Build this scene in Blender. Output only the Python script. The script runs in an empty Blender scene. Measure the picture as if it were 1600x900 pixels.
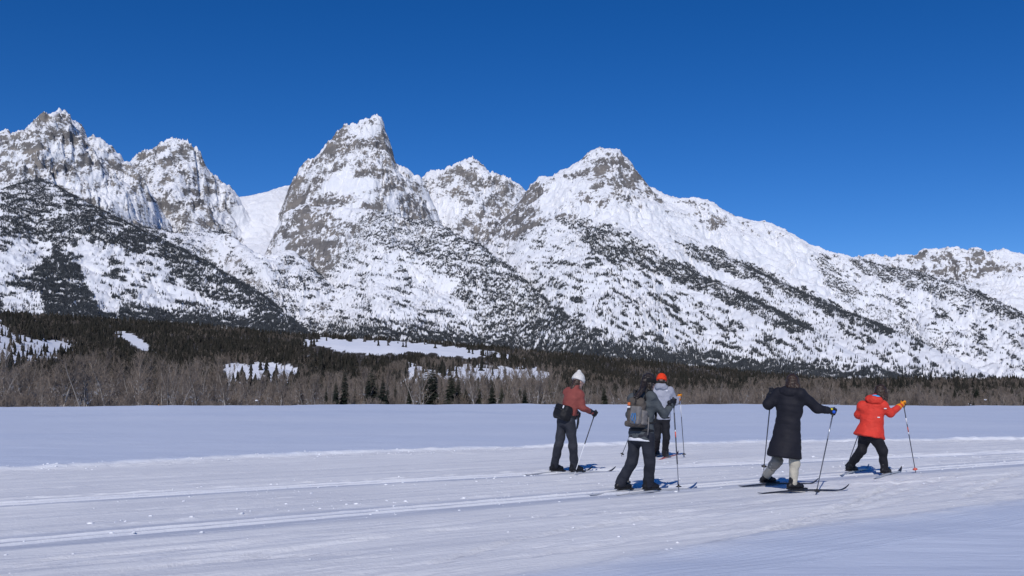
import bpy, bmesh, math, random
import numpy as np
from mathutils import Vector

# ------------------------------------------------------------------ camera, sky, sun
scene = bpy.context.scene
HC, FPX, HOR = 1.45, 1500.0, 605.0              # eye height, focal length in px of a 1600 px frame, horizon row
PITCH = math.atan((HOR - 450.0) / FPX)
cam_d = bpy.data.cameras.new('camera')
cam = bpy.data.objects.new('camera', cam_d)
scene.collection.objects.link(cam)
cam.location = (0, 0, HC)
cam.rotation_euler = (math.radians(90) + PITCH, 0, 0)
cam_d.sensor_width = 36.0
cam_d.lens = 36.0 * FPX / 1600.0
cam_d.clip_start, cam_d.clip_end = 0.1, 40000
scene.camera = cam

SUN_EL, SUN_AZ = math.radians(39), math.radians(191)     # azimuth clockwise from +Y: behind the camera, a little left
world = bpy.data.worlds.new('World')
scene.world = world
world.use_nodes = True
wn = world.node_tree
sky = wn.nodes.new('ShaderNodeTexSky')
sky.sky_type = 'NISHITA'
sky.sun_disc = False
sky.sun_elevation, sky.sun_rotation = SUN_EL, SUN_AZ
sky.altitude = 3500
sky.air_density, sky.dust_density, sky.ozone_density = 1.0, 0.0, 4.0
hsv = wn.nodes.new('ShaderNodeHueSaturation')          # clear dry mountain air: the whole dome a deeper blue
hsv.inputs['Hue'].default_value, hsv.inputs['Saturation'].default_value, hsv.inputs['Value'].default_value = 0.511, 1.31, 0.77
wn.links.new(sky.outputs[0], hsv.inputs['Color'])
wn.links.new(hsv.outputs[0], wn.nodes['Background'].inputs[0])
wn.nodes['Background'].inputs[1].default_value = 0.13
sun_d = bpy.data.lights.new('sun', 'SUN')
sun_d.energy, sun_d.angle, sun_d.color = 2.95, math.radians(0.53), (1.0, 0.955, 0.90)
sun = bpy.data.objects.new('sun', sun_d)
scene.collection.objects.link(sun)
sd = Vector((math.sin(SUN_AZ) * math.cos(SUN_EL), math.cos(SUN_AZ) * math.cos(SUN_EL), math.sin(SUN_EL)))
sun.rotation_euler = sd.to_track_quat('Z', 'Y').to_euler()
vs = scene.view_settings
vs.view_transform, vs.look, vs.gamma, vs.exposure = 'Standard', 'None', 1.0, 0.0
vs.use_curve_mapping = False
scene.render.resolution_x, scene.render.resolution_y = 1024, 576

# ------------------------------------------------------------------ helpers
rng = np.random.default_rng(7)
random.seed(7)
COL = scene.collection.objects
CP, SP = math.cos(PITCH), math.sin(PITCH)


def ray(px, py):
    a, b = (np.asarray(px, float) - 800) / FPX, (450 - np.asarray(py, float)) / FPX
    return a, CP - b * SP, SP + b * CP


def at_r(px, py, r):                 # point at horizontal distance r
    dx, dy, dz = ray(px, py)
    k = r / np.hypot(dx, dy)
    return dx * k, dy * k, HC + dz * k


def at_y(px, py, y):                 # point in the plane Y = y
    dx, dy, dz = ray(px, py)
    k = y / dy
    return np.array([float(dx * k), float(y), float(HC + dz * k)])


def on_ground(px, py, z=0.0):
    dx, dy, dz = ray(px, py)
    k = (z - HC) / dz
    return np.array([float(dx * k), float(dy * k), z])


def to_px(x, y, z):
    f = y * CP + (z - HC) * SP
    u = -y * SP + (z - HC) * CP
    return 800 + FPX * x / f, 450 - FPX * u / f


def sstep(a, b, x):
    t = np.clip((x - a) / (b - a), 0, 1)
    return t * t * (3 - 2 * t)


_perm = rng.permutation(4096)


def perlin(x, y, seed=0):
    x = np.asarray(x, float) + seed * 37.7
    y = np.asarray(y, float) - seed * 91.3
    xi, yi = np.floor(x).astype(np.int64), np.floor(y).astype(np.int64)
    fx, fy = x - xi, y - yi

    def g(ix, iy, dx, dy):
        h = _perm[(_perm[ix & 4095] + iy) & 4095] * (2 * math.pi / 4096)
        return np.cos(h) * dx + np.sin(h) * dy
    u, v = fx * fx * fx * (fx * (fx * 6 - 15) + 10), fy * fy * fy * (fy * (fy * 6 - 15) + 10)
    a, b = g(xi, yi, fx, fy), g(xi + 1, yi, fx - 1, fy)
    c, d = g(xi, yi + 1, fx, fy - 1), g(xi + 1, yi + 1, fx - 1, fy - 1)
    return 1.5 * ((a + (b - a) * u) * (1 - v) + (c + (d - c) * u) * v)


def fbm(x, y, oct=4, seed=0, gain=0.5, ridged=False):
    s, a = 0, 1.0
    for o in range(oct):
        n = perlin(x, y, seed + o)
        if ridged:
            n = 1 - 2 * np.abs(n)
        s = s + a * n
        a *= gain
        x, y = x * 2.03 + 5.1, y * 2.03 - 3.7
    return s


def props(o, label=None, cat=None, group=None, kind=None):
    if label: o['label'] = label
    if cat: o['category'] = cat
    if group: o['group'] = group
    if kind: o['kind'] = kind
    return o


def np_mesh(name, V, Q, mat=None, smooth=True):
    """V (n,3), Q (m,3 or 4) integer faces -> mesh datablock"""
    V, Q = np.asarray(V, np.float32), np.asarray(Q, np.int32)
    me = bpy.data.meshes.new(name)
    me.vertices.add(len(V))
    me.vertices.foreach_set('co', V.ravel())
    k = Q.shape[1]
    me.loops.add(Q.size)
    me.loops.foreach_set('vertex_index', Q.ravel())
    me.polygons.add(len(Q))
    me.polygons.foreach_set('loop_start', np.arange(0, Q.size, k, dtype=np.int32))
    me.polygons.foreach_set('use_smooth', np.full(len(Q), smooth, dtype=bool))
    me.update(calc_edges=True)
    if mat: me.materials.append(mat)
    return me


def add(name, me, parent=None, loc=None):
    o = bpy.data.objects.new(name, me)
    COL.link(o)
    if parent: o.parent = parent
    if loc is not None: o.location = loc
    return o


def fattr(me, name, vals):
    a = me.attributes.new(name, 'FLOAT', 'POINT')
    a.data.foreach_set('value', np.asarray(vals, np.float32).ravel())


def grid_quads(nr, nc):
    i = np.arange(nr * nc).reshape(nr, nc)
    return np.stack([i[:-1, :-1], i[:-1, 1:], i[1:, 1:], i[1:, :-1]], -1).reshape(-1, 4)


class NT:
    """tiny node-tree builder"""
    def __init__(s, name):
        s.m = bpy.data.materials.new(name)
        s.m.use_nodes = True
        s.t = s.m.node_tree
        s.b = s.t.nodes['Principled BSDF']

    def n(s, typ, **kw):
        nd = s.t.nodes.new(typ)
        for k, v in kw.items():
            if k.startswith('i_'):
                key = k[2:].replace('_', ' ')
                nd.inputs[int(key) if key.isdigit() else key].default_value = v
            else:
                setattr(nd, k, v)
        return nd

    def l(s, a, b): s.t.links.new(a, b)

    def noise(s, vec=None, scale=5.0, detail=4.0, rough=0.55, w=None):
        nd = s.n('ShaderNodeTexNoise')
        nd.inputs['Scale'].default_value = scale
        nd.inputs['Detail'].default_value = detail
        nd.inputs['Roughness'].default_value = rough
        if vec is not None: s.l(vec, nd.inputs['Vector'])
        return nd.outputs['Fac']

    def coord(s, kind='Object', scale=None):
        tc = s.n('ShaderNodeTexCoord').outputs[kind]
        if scale is None: return tc
        mp = s.n('ShaderNodeMapping')
        mp.inputs['Scale'].default_value = scale
        s.l(tc, mp.inputs['Vector'])
        return mp.outputs[0]

    def math(s, op, a, b=0.0, c=None):
        nd = s.n('ShaderNodeMath', operation=op)
        for i, v in enumerate((a, b, c)):
            if v is None: continue
            if isinstance(v, (int, float)): nd.inputs[i].default_value = v
            else: s.l(v, nd.inputs[i])
        return nd.outputs[0]

    def ramp(s, fac, stops):
        nd = s.n('ShaderNodeValToRGB')
        el = nd.color_ramp.elements
        while len(el) < len(stops): el.new(0.5)
        for e, (p, c) in zip(el, stops):
            e.position = p
            e.color = (*c, 1) if len(c) == 3 else c
        s.l(fac, nd.inputs[0])
        return nd.outputs[0]

    def mix(s, fac, a, b):
        nd = s.n('ShaderNodeMix', data_type='RGBA')
        for i, v in ((0, fac), (6, a), (7, b)):
            if isinstance(v, (int, float)): nd.inputs[i].default_value = v
            elif isinstance(v, tuple): nd.inputs[i].default_value = (*v, 1)
            else: s.l(v, nd.inputs[i])
        return nd.outputs[2]

    def maprange(s, v, a, b, c=0.0, d=1.0):
        nd = s.n('ShaderNodeMapRange')
        for i, q in enumerate((a, b, c, d)): nd.inputs[i + 1].default_value = q
        s.l(v, nd.inputs[0])
        return nd.outputs[0]

    def attr(s, name): return s.n('ShaderNodeAttribute', attribute_name=name).outputs['Fac']

    def bump(s, h, strength=0.5, dist=0.1, normal=None):
        nd = s.n('ShaderNodeBump')
        nd.inputs['Strength'].default_value = strength
        nd.inputs['Distance'].default_value = dist
        s.l(h, nd.inputs['Height'])
        if normal is not None: s.l(normal, nd.inputs['Normal'])
        return nd.outputs[0]

    def out(s, color=None, rough=0.8, normal=None, spec=0.3, metal=0.0):
        b = s.b.inputs
        if isinstance(color, tuple): b['Base Color'].default_value = (*color, 1)
        elif color is not None: s.l(color, b['Base Color'])
        if isinstance(rough, (int, float)): b['Roughness'].default_value = rough
        else: s.l(rough, b['Roughness'])
        b['Specular IOR Level'].default_value = spec
        b['Metallic'].default_value = metal
        if normal is not None: s.l(normal, b['Normal'])
        return s.m


# ------------------------------------------------------------------ materials of the setting
def mat_field():
    t = NT('crusted_snow')
    p = t.coord('Object')
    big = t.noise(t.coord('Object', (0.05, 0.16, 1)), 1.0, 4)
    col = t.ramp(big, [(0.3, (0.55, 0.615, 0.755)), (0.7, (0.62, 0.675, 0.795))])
    rip = t.noise(t.coord('Object', (0.55, 2.4, 1)), 1.0, 6, 0.6)
    fine = t.noise(p, 22.0, 5, 0.7)
    n1 = t.bump(rip, 0.40, 0.10)
    n2 = t.bump(fine, 0.30, 0.02, n1)
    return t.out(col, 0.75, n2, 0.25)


def mat_trail():
    t = NT('groomed_snow')
    uv = t.n('ShaderNodeUVMap', uv_map='st').outputs[0]

    def mp(sx, sy):
        m = t.n('ShaderNodeMapping')
        m.inputs['Scale'].default_value = (sx, sy, 1)
        t.l(uv, m.inputs[0])
        return m.outputs[0]
    streak = t.noise(mp(0.18, 5.0), 1.0, 6, 0.65)
    patch = t.noise(mp(0.35, 0.6), 1.0, 5, 0.6)
    m1 = t.math('ADD', t.math('MULTIPLY', streak, 0.6), t.math('MULTIPLY', patch, 0.4))
    col = t.ramp(m1, [(0.40, (0.71, 0.72, 0.76)), (0.5, (0.80, 0.805, 0.828)), (0.60, (0.88, 0.882, 0.893))])
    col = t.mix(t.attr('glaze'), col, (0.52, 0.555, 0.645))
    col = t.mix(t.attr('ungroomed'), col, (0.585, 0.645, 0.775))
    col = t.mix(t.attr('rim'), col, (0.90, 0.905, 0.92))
    cord = t.noise(mp(0.5, 16.0), 1.0, 3, 0.5)
    gran = t.noise(mp(14, 14), 1.0, 6, 0.7)
    n1 = t.bump(cord, 0.45, 0.03)
    n2 = t.bump(gran, 0.5, 0.03, n1)
    return t.out(col, 0.7, n2, 0.25)


def mat_mountain(name='mountain_snow_and_rock'):
    t = NT(name)
    p = t.coord('Object')
    rock = t.attr('rock')
    st = t.noise(t.coord('Object', (0.013, 0.013, 0.022)), 1.0, 8, 0.70)
    fine = t.noise(t.coord('Object', (0.05, 0.05, 0.07)), 1.0, 4, 0.7)
    f = t.math('ADD', rock, t.math('ADD', t.math('MULTIPLY', t.math('SUBTRACT', st, 0.5), 1.25),
                                   t.math('MULTIPLY', t.math('SUBTRACT', fine, 0.5), 0.85)))
    mask = t.maprange(f, 0.47, 0.63)
    rc = t.ramp(t.noise(t.coord('Object', (0.004, 0.004, 0.012)), 1.0, 6, 0.7),
                [(0.3, (0.10, 0.098, 0.104)), (0.5, (0.172, 0.163, 0.160)), (0.68, (0.265, 0.238, 0.215))])
    snow = t.ramp(t.noise(p, 0.01, 4), [(0.3, (0.75, 0.77, 0.82)), (0.7, (0.85, 0.855, 0.885))])
    col = t.mix(mask, snow, rc)
    tn = t.noise(p, 0.055, 4, 0.7)                        # brush and deadfall under the closed timber, with tree shade painted into the ground
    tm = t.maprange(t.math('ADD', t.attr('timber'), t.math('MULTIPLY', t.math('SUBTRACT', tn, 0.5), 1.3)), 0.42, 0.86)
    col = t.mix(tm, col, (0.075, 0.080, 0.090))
    h = t.math('ADD', t.noise(p, 0.025, 8, 0.65), t.math('MULTIPLY', mask, 0.3))
    nb = t.bump(h, 0.32, 22.0)
    return t.out(col, 0.8, nb, 0.15)


def mat_foothill():
    t = NT('foothill_snow')
    p = t.coord('Object')
    c = t.ramp(t.noise(p, 0.02, 6, 0.6), [(0.3, (0.76, 0.79, 0.86)), (0.7, (0.87, 0.88, 0.92))])
    tm = t.maprange(t.math('ADD', t.attr('timber'), t.math('MULTIPLY', t.math('SUBTRACT', t.noise(p, 0.10, 4, 0.7), 0.5), 1.2)), 0.35, 0.65)
    c = t.mix(tm, c, (0.060, 0.052, 0.044))             # brush and litter under the trees
    return t.out(c, 0.8, t.bump(t.noise(p, 0.12, 5), 0.3, 3.0), 0.15)


def mat_conifer(name, a, b, snow):
    t = NT(name)
    oi = t.n('ShaderNodeObjectInfo').outputs['Random']
    c = t.mix(oi, a, b)
    nz = t.n('ShaderNodeSeparateXYZ')
    t.l(t.n('ShaderNodeNewGeometry').outputs['Normal'], nz.inputs[0])
    ns = t.noise(t.coord('Object', (2.2, 2.2, 2.2)), 1.0, 3)
    m = t.math('MULTIPLY', t.maprange(ns, 0.62 - snow, 0.70 - snow), t.maprange(nz.outputs[2], 0.15, 0.5))
    c2 = t.mix(m, c, (0.8, 0.82, 0.86))
    return t.out(c2, 0.85, None, 0.1)


def mat_plain(name, col, rough=0.8, var=0.25, scale=6.0, bump=0.0, bscale=30.0, spec=0.3, metal=0.0, bdist=0.01):
    t = NT(name)
    p = t.coord('Object')
    lo = tuple(c * (1 - var) for c in col)
    hi = tuple(min(1, c * (1 + var)) for c in col)
    c = t.ramp(t.noise(p, scale, 5, 0.6), [(0.3, lo), (0.7, hi)])
    nb = t.bump(t.noise(p, bscale, 4, 0.6), bump, bdist) if bump else None
    return t.out(c, rough, nb, spec, metal)


M = {}
M['field'], M['trail'], M['mount'], M['foot'] = mat_field(), mat_trail(), mat_mountain(), mat_foothill()
M['fir_far'] = mat_conifer('hazed_conifer_needles', (0.044, 0.050, 0.059), (0.078, 0.086, 0.096), -0.08)  # distance haze is mixed into the needle colour as a paler grey-blue
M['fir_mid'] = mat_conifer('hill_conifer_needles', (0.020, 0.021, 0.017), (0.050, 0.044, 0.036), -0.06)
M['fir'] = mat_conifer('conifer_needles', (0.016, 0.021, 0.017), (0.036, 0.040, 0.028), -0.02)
M['bark'] = mat_plain('conifer_bark', (0.10, 0.075, 0.055), 0.9)


def mat_twig(name, a, b, snow=False):
    t = NT(name)
    oi = t.n('ShaderNodeObjectInfo').outputs['Random']
    c = t.mix(oi, a, b)
    n = t.noise(t.coord('Object'), 1.2, 3)
    c = t.mix(t.maprange(n, 0.3, 0.7), c, tuple(x * 1.35 for x in b))
    if snow:                                             # snow caught on the lower branches
        sep = t.n('ShaderNodeSeparateXYZ')
        t.l(t.coord('Object'), sep.inputs[0])
        n2 = t.noise(t.coord('Object', (16, 16, 16)), 1.0, 2)
        m = t.math('MULTIPLY', t.maprange(n2, 0.575, 0.63), t.maprange(sep.outputs[2], 0.65, 0.15))
        c = t.mix(m, c, (0.82, 0.84, 0.88))
    return t.out(c, 0.9, None, 0.1)


M['twig'] = mat_twig('bare_twigs', (0.115, 0.092, 0.078), (0.185, 0.155, 0.130))
M['twig_near'] = mat_twig('frosted_twigs', (0.050, 0.039, 0.032), (0.205, 0.168, 0.138), True)
M['trunk'] = mat_plain('cottonwood_bark', (0.34, 0.31, 0.28), 0.9, 0.35, 2.0)
M['snowlump'] = mat_plain('fresh_snow', (0.88, 0.89, 0.92), 0.7, 0.04, 8.0, 0.4, 20.0)

# ------------------------------------------------------------------ mountains (heightfield, real distances)
def ridge(pts, r0=None):
    out = []
    for p in pts:
        r = (p[2] if len(p) > 2 else r0) * 1000.0
        x, y, z = at_r(p[0], p[1], r)
        out.append((math.atan2(x, y), r, float(z)))
    out.sort()
    return np.array(out)


SKY_L = [(0, 208), (10, 208), (22, 219), (30, 214), (38, 207), (52, 198), (62, 186), (78, 180), (92, 179), (100, 183), (110, 187),
         (122, 197), (130, 208), (136, 220), (141, 216), (147, 213), (155, 217), (165, 228), (178, 238), (192, 250), (205, 262)]
SKY_M = [(205, 262), (215, 253), (224, 245), (238, 234), (250, 226), (262, 221), (274, 221), (288, 226), (300, 236), (312, 246),
         (319, 258), (322, 268), (330, 278), (340, 290), (352, 296)]
SKY_G = [(456, 291), (462, 280), (468, 266), (478, 258), (490, 254), (497, 247), (503, 236), (514, 225), (526, 213), (540, 203),
         (552, 196), (566, 190), (580, 187), (588, 185), (596, 189), (600, 198), (602, 210), (608, 226), (614, 245), (618, 258),
         (628, 262), (640, 268), (652, 276), (658, 284)]
SKY_O = [(658, 284), (666, 277), (672, 272), (684, 271), (695, 270), (704, 262), (714, 258), (728, 254), (738, 247), (745, 253),
         (752, 261), (766, 272), (780, 281), (790, 283), (800, 285), (806, 292), (815, 299), (824, 304)]
SKY_T = [(824, 302, 6.9), (828, 293, 6.9), (836, 286, 6.9), (842, 279, 6.9), (855, 279, 6.9), (866, 277, 6.9), (874, 270, 6.9), (888, 266, 6.9),
         (896, 259, 6.9), (910, 252, 6.9), (918, 243, 6.9), (930, 237, 6.9), (936, 234, 6.9), (945, 236, 6.9), (955, 234, 6.9), (968, 236, 6.9),
         (974, 245, 6.9), (986, 254, 6.9), (992, 266, 6.9), (1005, 283, 6.9), (1015, 293, 6.9), (1030, 301, 6.9), (1045, 308, 6.9),
         (1058, 314, 6.92), (1080, 313, 6.94), (1100, 313, 6.96), (1115, 319, 6.98), (1130, 331, 7.0), (1150, 341, 7.0), (1166, 344, 7.0),
         (1180, 348, 7.0), (1195, 347, 7.0), (1208, 354, 7.0), (1222, 359, 7.0), (1240, 370, 7.0), (1260, 380, 7.0), (1280, 387, 7.0),
         (1300, 397, 7.0), (1322, 402, 7.0), (1340, 406, 7.0), (1390, 420, 6.85), (1440, 430, 6.7), (1502, 448, 6.5), (1550, 470, 6.3),
         (1600, 493, 6.1), (1680, 530, 5.8), (1780, 575, 5.5)]
SKY_R = [(1250, 440), (1300, 420), (1340, 405), (1356, 399), (1370, 401), (1395, 405), (1402, 402), (1410, 403), (1432, 406), (1436, 396), (1448, 394),
         (1460, 393), (1480, 390), (1498, 389), (1512, 393), (1526, 390), (1540, 396), (1555, 397), (1568, 391), (1580, 395), (1600, 400),
         (1640, 398), (1700, 392), (1740, 400), (1790, 405)]
P_PEAK = [(0, 0), (120, 150), (400, 430), (900, 820), (1600, 1180), (2600, 1560), (6000, 2900)]
P_COL = [(0, 0), (300, 90), (900, 330), (1800, 700), (6000, 2500)]
P_TEE = [(0, 0), (150, 110), (600, 400), (1400, 800), (2900, 1470), (6000, 2800)]
P_BUT = [(0, 0), (120, 50), (700, 320), (1500, 690), (2600, 1180), (6000, 2700)]
P_CLIFF = [(0, 0), (100, 60), (400, 290), (900, 580), (1800, 960), (3000, 1430), (6000, 2700)]
RIDGES = [  # points, front profile, noise amplitude, rib amplitude
    (ridge([(-320, 260), (-220, 230), (-120, 205), (-60, 228)] + SKY_L + [(230, 300), (262, 350), (300, 420), (340, 480)], 7.6), P_PEAK, 78, 1.35),
    (ridge([(90, 400), (130, 345), (170, 305)] + SKY_M + [(372, 316), (395, 350), (420, 410), (450, 470)], 8.5), P_PEAK, 78, 1.35),
    (ridge([(280, 350), (340, 322), (362, 311), (372, 309), (390, 308), (410, 304), (430, 298), (445, 293), (456, 291), (480, 295), (520, 330), (560, 380)], 9.2), P_COL, 13, 0.3),
    (ridge([(380, 470), (405, 420), (425, 372), (438, 330), (448, 305)] + SKY_G + [(680, 325), (700, 380), (730, 450)], 8.4), P_PEAK, 74, 1.3),
    (ridge([(560, 420), (600, 350), (640, 302)] + SKY_O + [(840, 340), (870, 400), (900, 450)], 9.0), P_PEAK, 65, 1.3),
    (ridge([(700, 480, 6.9), (730, 425, 6.9), (760, 378, 6.9), (790, 342, 6.9), (815, 312, 6.9)] + SKY_T), P_TEE, 24, 0.8),
    (ridge([(-320, 350, 6.7), (-220, 335, 6.6), (-100, 320, 6.5), (0, 299, 6.4), (40, 287, 6.4), (62, 280, 6.4), (120, 310, 6.2), (180, 341, 6.0), (227, 365, 5.8),
            (279, 387, 5.6), (340, 423, 5.2), (400, 457, 4.8), (445, 492, 4.4), (500, 545, 4.0), (560, 600, 3.8)]), P_BUT, 16, 0.45),
    (ridge([(110, 400, 6.9), (150, 352, 6.9), (200, 350, 6.9), (279, 366, 6.8), (348, 360, 6.8), (365, 385, 6.6), (380, 430, 6.2), (400, 480, 6.0)]), P_BUT, 14, 0.4),
    (ridge([(380, 470, 7.0), (405, 420, 7.1), (428, 365, 7.15), (445, 335, 7.15), (470, 322, 7.1), (520, 327, 6.9), (560, 328, 6.7), (590, 333, 6.5), (629, 345, 6.4), (668, 346, 6.3),
            (710, 365, 6.1), (750, 386, 5.9), (800, 423, 5.6), (839, 462, 5.3), (900, 518, 4.9), (950, 562, 4.5), (1000, 610, 4.2)]), P_CLIFF, 26, 0.8),
    (ridge([(730, 520, 6.0), (760, 470, 6.1), (785, 420, 6.2), (815, 375, 6.25), (840, 358, 6.3), (880, 344, 6.3), (930, 356, 6.2), (976, 371, 6.0), (1040, 408, 5.8), (1100, 436, 5.5),
            (1160, 460, 5.2), (1204, 484, 5.0), (1280, 523, 4.6), (1350, 562, 4.3), (1420, 604, 4.0)]), P_BUT, 18, 0.5),
    (ridge([(980, 450, 6.4), (1020, 406, 6.5), (1060, 388, 6.5), (1120, 396, 6.3), (1180, 424, 6.0), (1244, 454, 5.7), (1318, 489, 5.3), (1380, 511, 5.0), (1460, 548, 4.7), (1560, 592, 4.3), (1640, 640, 4.0)]), P_BUT, 14, 0.45),
    (ridge([(300, 420, 6.5), (330, 376, 6.6), (352, 366, 6.6), (372, 380, 6.5), (392, 396, 6.4), (412, 404, 6.3), (432, 398, 6.3), (452, 392, 6.3), (480, 410, 6.2), (520, 450, 6.0), (560, 500, 5.8)]), P_BUT, 22, 0.7),
]
FAR_RIDGE = [(ridge(SKY_R, 10.3), [(0, 0), (120, 70), (500, 420), (1200, 760), (3000, 1200)], 34, 0.9)]


def heightfield(ridges, az, r, floor, seed=0):
    daz = az[1] - az[0]
    R, A = np.meshgrid(r, az, indexing='ij')
    X, Y = R * np.sin(A), R * np.cos(A)
    n_rid = fbm(X / 560, Y / 560, 6, seed + 3, 0.51, True)
    n_mid = fbm(X / 260, Y / 260, 5, seed + 11, 0.50, True) - 0.35
    n_fin = fbm(X / 60, Y / 60, 4, seed + 17, 0.6, True) - 0.3
    warp = fbm(X / 300, Y / 300, 4, seed + 21) * 1.6
    hs, K = [], 14.0
    for k, (rd, prof, namp, ramp) in enumerate(ridges):
        H = np.interp(az, rd[:, 0], rd[:, 2])
        lo, hi = rd[0, 0], rd[-1, 0]
        H = H - np.clip(lo - az, 0, None) * 20000 - np.clip(az - hi, 0, None) * 20000
        Rk = np.interp(az, rd[:, 0], rd[:, 1])
        arc1 = az * Rk
        H = H + ramp * (17 if namp > 40 else 10) * (fbm(arc1 / 150, arc1 * 0 + k, 5, seed + 71, 0.68, True) - 0.5)
        sig = [0, 2, 4, 8, 16, 32, 64]
        lev = []
        for s in sig:
            if s == 0: lev.append(H); continue
            x = np.arange(-3 * s, 3 * s + 1)
            w = np.exp(-0.5 * (x / s) ** 2); w /= w.sum()
            lev.append(np.convolve(np.pad(H, 3 * s, mode='edge'), w, 'valid'))
        lev = np.array(lev)
        D = Rk[None, :] - R
        ad = np.abs(D)
        sg = 0.42 * ad / (R * daz)
        li = np.clip(np.where(sg < 2, sg / 2, np.log2(np.maximum(sg, 1e-6))), 0, len(sig) - 1.001)
        i0 = li.astype(int)
        f = li - i0
        cols = np.broadcast_to(np.arange(len(az))[None, :], R.shape)
        Hd = lev[i0, cols] * (1 - f) + lev[i0 + 1, cols] * f
        pr = np.array(prof, float)
        z = np.where(D > 0, Hd - np.interp(D, pr[:, 0], pr[:, 1]), Hd - ad * 0.95)
        arc = A * Rk[None, :]
        rib = (fbm(arc / 150 + warp, D / 1100 + k, 4, seed + 31 + k, 0.6, True))
        fall = sstep(0, 150, ad)
        z = z + ramp * (rib - 0.4) * (8 + 26 * fall) + namp * (n_rid * 0.85) * (0.06 + 0.94 * fall) + n_mid * namp * 0.50 * (0.12 + 0.88 * fall) + ramp * 5 * n_fin
        hs.append(z)
    hs.append(np.full(R.shape, floor) + n_mid * 4)
    hs = np.array(hs)
    mx = hs.max(0)
    Z = mx + K * np.log(np.exp((hs - mx) / K).sum(0))
    return X, Y, Z, hs.argmax(0), n_rid, n_mid


def az_of(px): return math.atan((px - 800) / (FPX * math.cos(PITCH)))


ROCK_SPOTS = [(470, 345, 42, 55, 0.16), (500, 395, 30, 40, 0.22), (1480, 440, 70, 40, 0.22), (1330, 480, 60, 40, -0.1), (455, 300, 25, 30, 0.10), (800, 355, 38, 24, 0.32), (838, 298, 16, 14, 0.25),
              (520, 225, 40, 30, 0.10), (90, 225, 60, 40, 0.06), (960, 280, 60, 40, 0.06), (1490, 440, 90, 50, 0.10)]
SNOW_SPOTS = [(540, 292, 38, 17, 0.5), (572, 205, 16, 9, 0.2), (870, 305, 36, 26, 0.4), (1000, 335, 60, 25, 0.35), (90, 235, 22, 14, 0.3), (400, 330, 40, 40, 0.5),
              (700, 330, 40, 25, 0.25), (150, 300, 40, 25, 0.2), (480, 455, 40, 30, 0.2), (1200, 400, 90, 30, 0.3)]


def build_range(name, ridges, az, r, floor, seed, boost):
    X, Y, Z, ID, nr, nm = heightfield(ridges, az, r, floor, seed)
    nR, nC = X.shape
    V = np.stack([X, Y, Z], -1)
    tu, tv = np.gradient(V, axis=1), np.gradient(V, axis=0)
    N = np.cross(tu, tv)
    N /= np.linalg.norm(N, axis=-1, keepdims=True) + 1e-9
    area = np.linalg.norm(np.cross(tu, tv), axis=-1)
    steep = np.degrees(np.arccos(np.clip(np.abs(N[..., 2]), 0, 1)))
    PX, PY = to_px(X, Y, Z)
    rock = sstep(34, 70, steep) * 0.46
    high = np.isin(ID, boost)
    rock = np.where(high, rock + 0.14 + 0.20 * fbm(X / 300 + Z / 260, Z / 130 - X / 420, 5, seed + 61, 0.65) + 0.17 * fbm(X / 130 - Z / 400, Z / 330 + Y / 300, 5, seed + 64, 0.6), rock - 0.03 + 0.10 * fbm(X / 200, Y / 200, 4, seed + 67))
    rock = rock + 0.12 * (ID == 5) * sstep(1080, 1000, PX) * sstep(380, 300, PY) + 0.07 * (ID == 5) * sstep(1020, 1090, PX) * sstep(40, 5, PY - np.interp(PX, [1000, 1100, 1200, 1340], [290, 315, 350, 404]))
    rock = rock - 0.38 * sstep(1150, 750, Z) * (1 - 0.7 * np.isin(ID, [8, 11]) * sstep(620, 520, PX)) - (0.02 if name == 'far_ridge' else 0.0) - 0.03 * np.isin(ID, [5]) * sstep(1040, 1150, PX)
    for cx, cy, sx, sy, a in ROCK_SPOTS:
        rock += a * np.exp(-(((PX - cx) / sx) ** 2 + ((PY - cy) / sy) ** 2))
    for cx, cy, sx, sy, a in SNOW_SPOTS:
        rock -= a * np.exp(-(((PX - cx) / sx) ** 2 + ((PY - cy) / sy) ** 2))
    # drop what lies well behind the skyline
    el = (Z - HC) / np.hypot(X, Y)
    top = el.argmax(0)
    rr = np.arange(nR)[:, None]
    keep = rr <= (top[None, :] + 30)
    Q = grid_quads(nR, nC)
    kf = keep.ravel()
    Q = Q[kf[Q].all(1)]
    me = np_mesh(name, V.reshape(-1, 3), Q, M['mount'])
    fattr(me, 'rock', rock)
    o = props(add(name, me), 'snow covered rocky mountain range with timbered lower ridges' if name == 'mountains' else 'distant craggy snow ridge behind the long timbered slope', None, None, 'structure')
    return o, V, N, area, PX, PY, keep, rock


azM = np.linspace(az_of(-170), az_of(1770), 1230)
rM = np.concatenate([np.arange(3000, 5000, 16.0), np.arange(5000, 9330, 9.5)])
_, mV, mN, mA, mPX, mPY, mK, mRock = build_range('mountains', RIDGES, azM, rM, -60.0, 1, [0, 1, 3, 4, 5, 8, 11])
azF = np.linspace(az_of(1230), az_of(1770), 360)
build_range('far_ridge', FAR_RIDGE, azF, np.arange(8600, 10700, 12.0), -60.0, 2, [0])


# ------------------------------------------------------------------ valley floor, foothills, snow field
def valley_z(x, y):
    """ground from the camera to the foot of the mountains (without the trail trench)"""
    r = np.hypot(x, y)
    px = 800 + FPX * x / np.maximum(y, 1e-3)
    z = -5.2 * sstep(66, 250, r)
    z = z + 0.16 * (perlin(x / 13, y / 9, 5) + 0.35 * perlin(x / 3.5, y / 3.5, 6)) * sstep(28, 60, r) * (1 - sstep(80, 120, r))
    right = sstep(1000, 1600, px)
    z = z - right * 20 * sstep(450, 1800, r)
    return z


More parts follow.
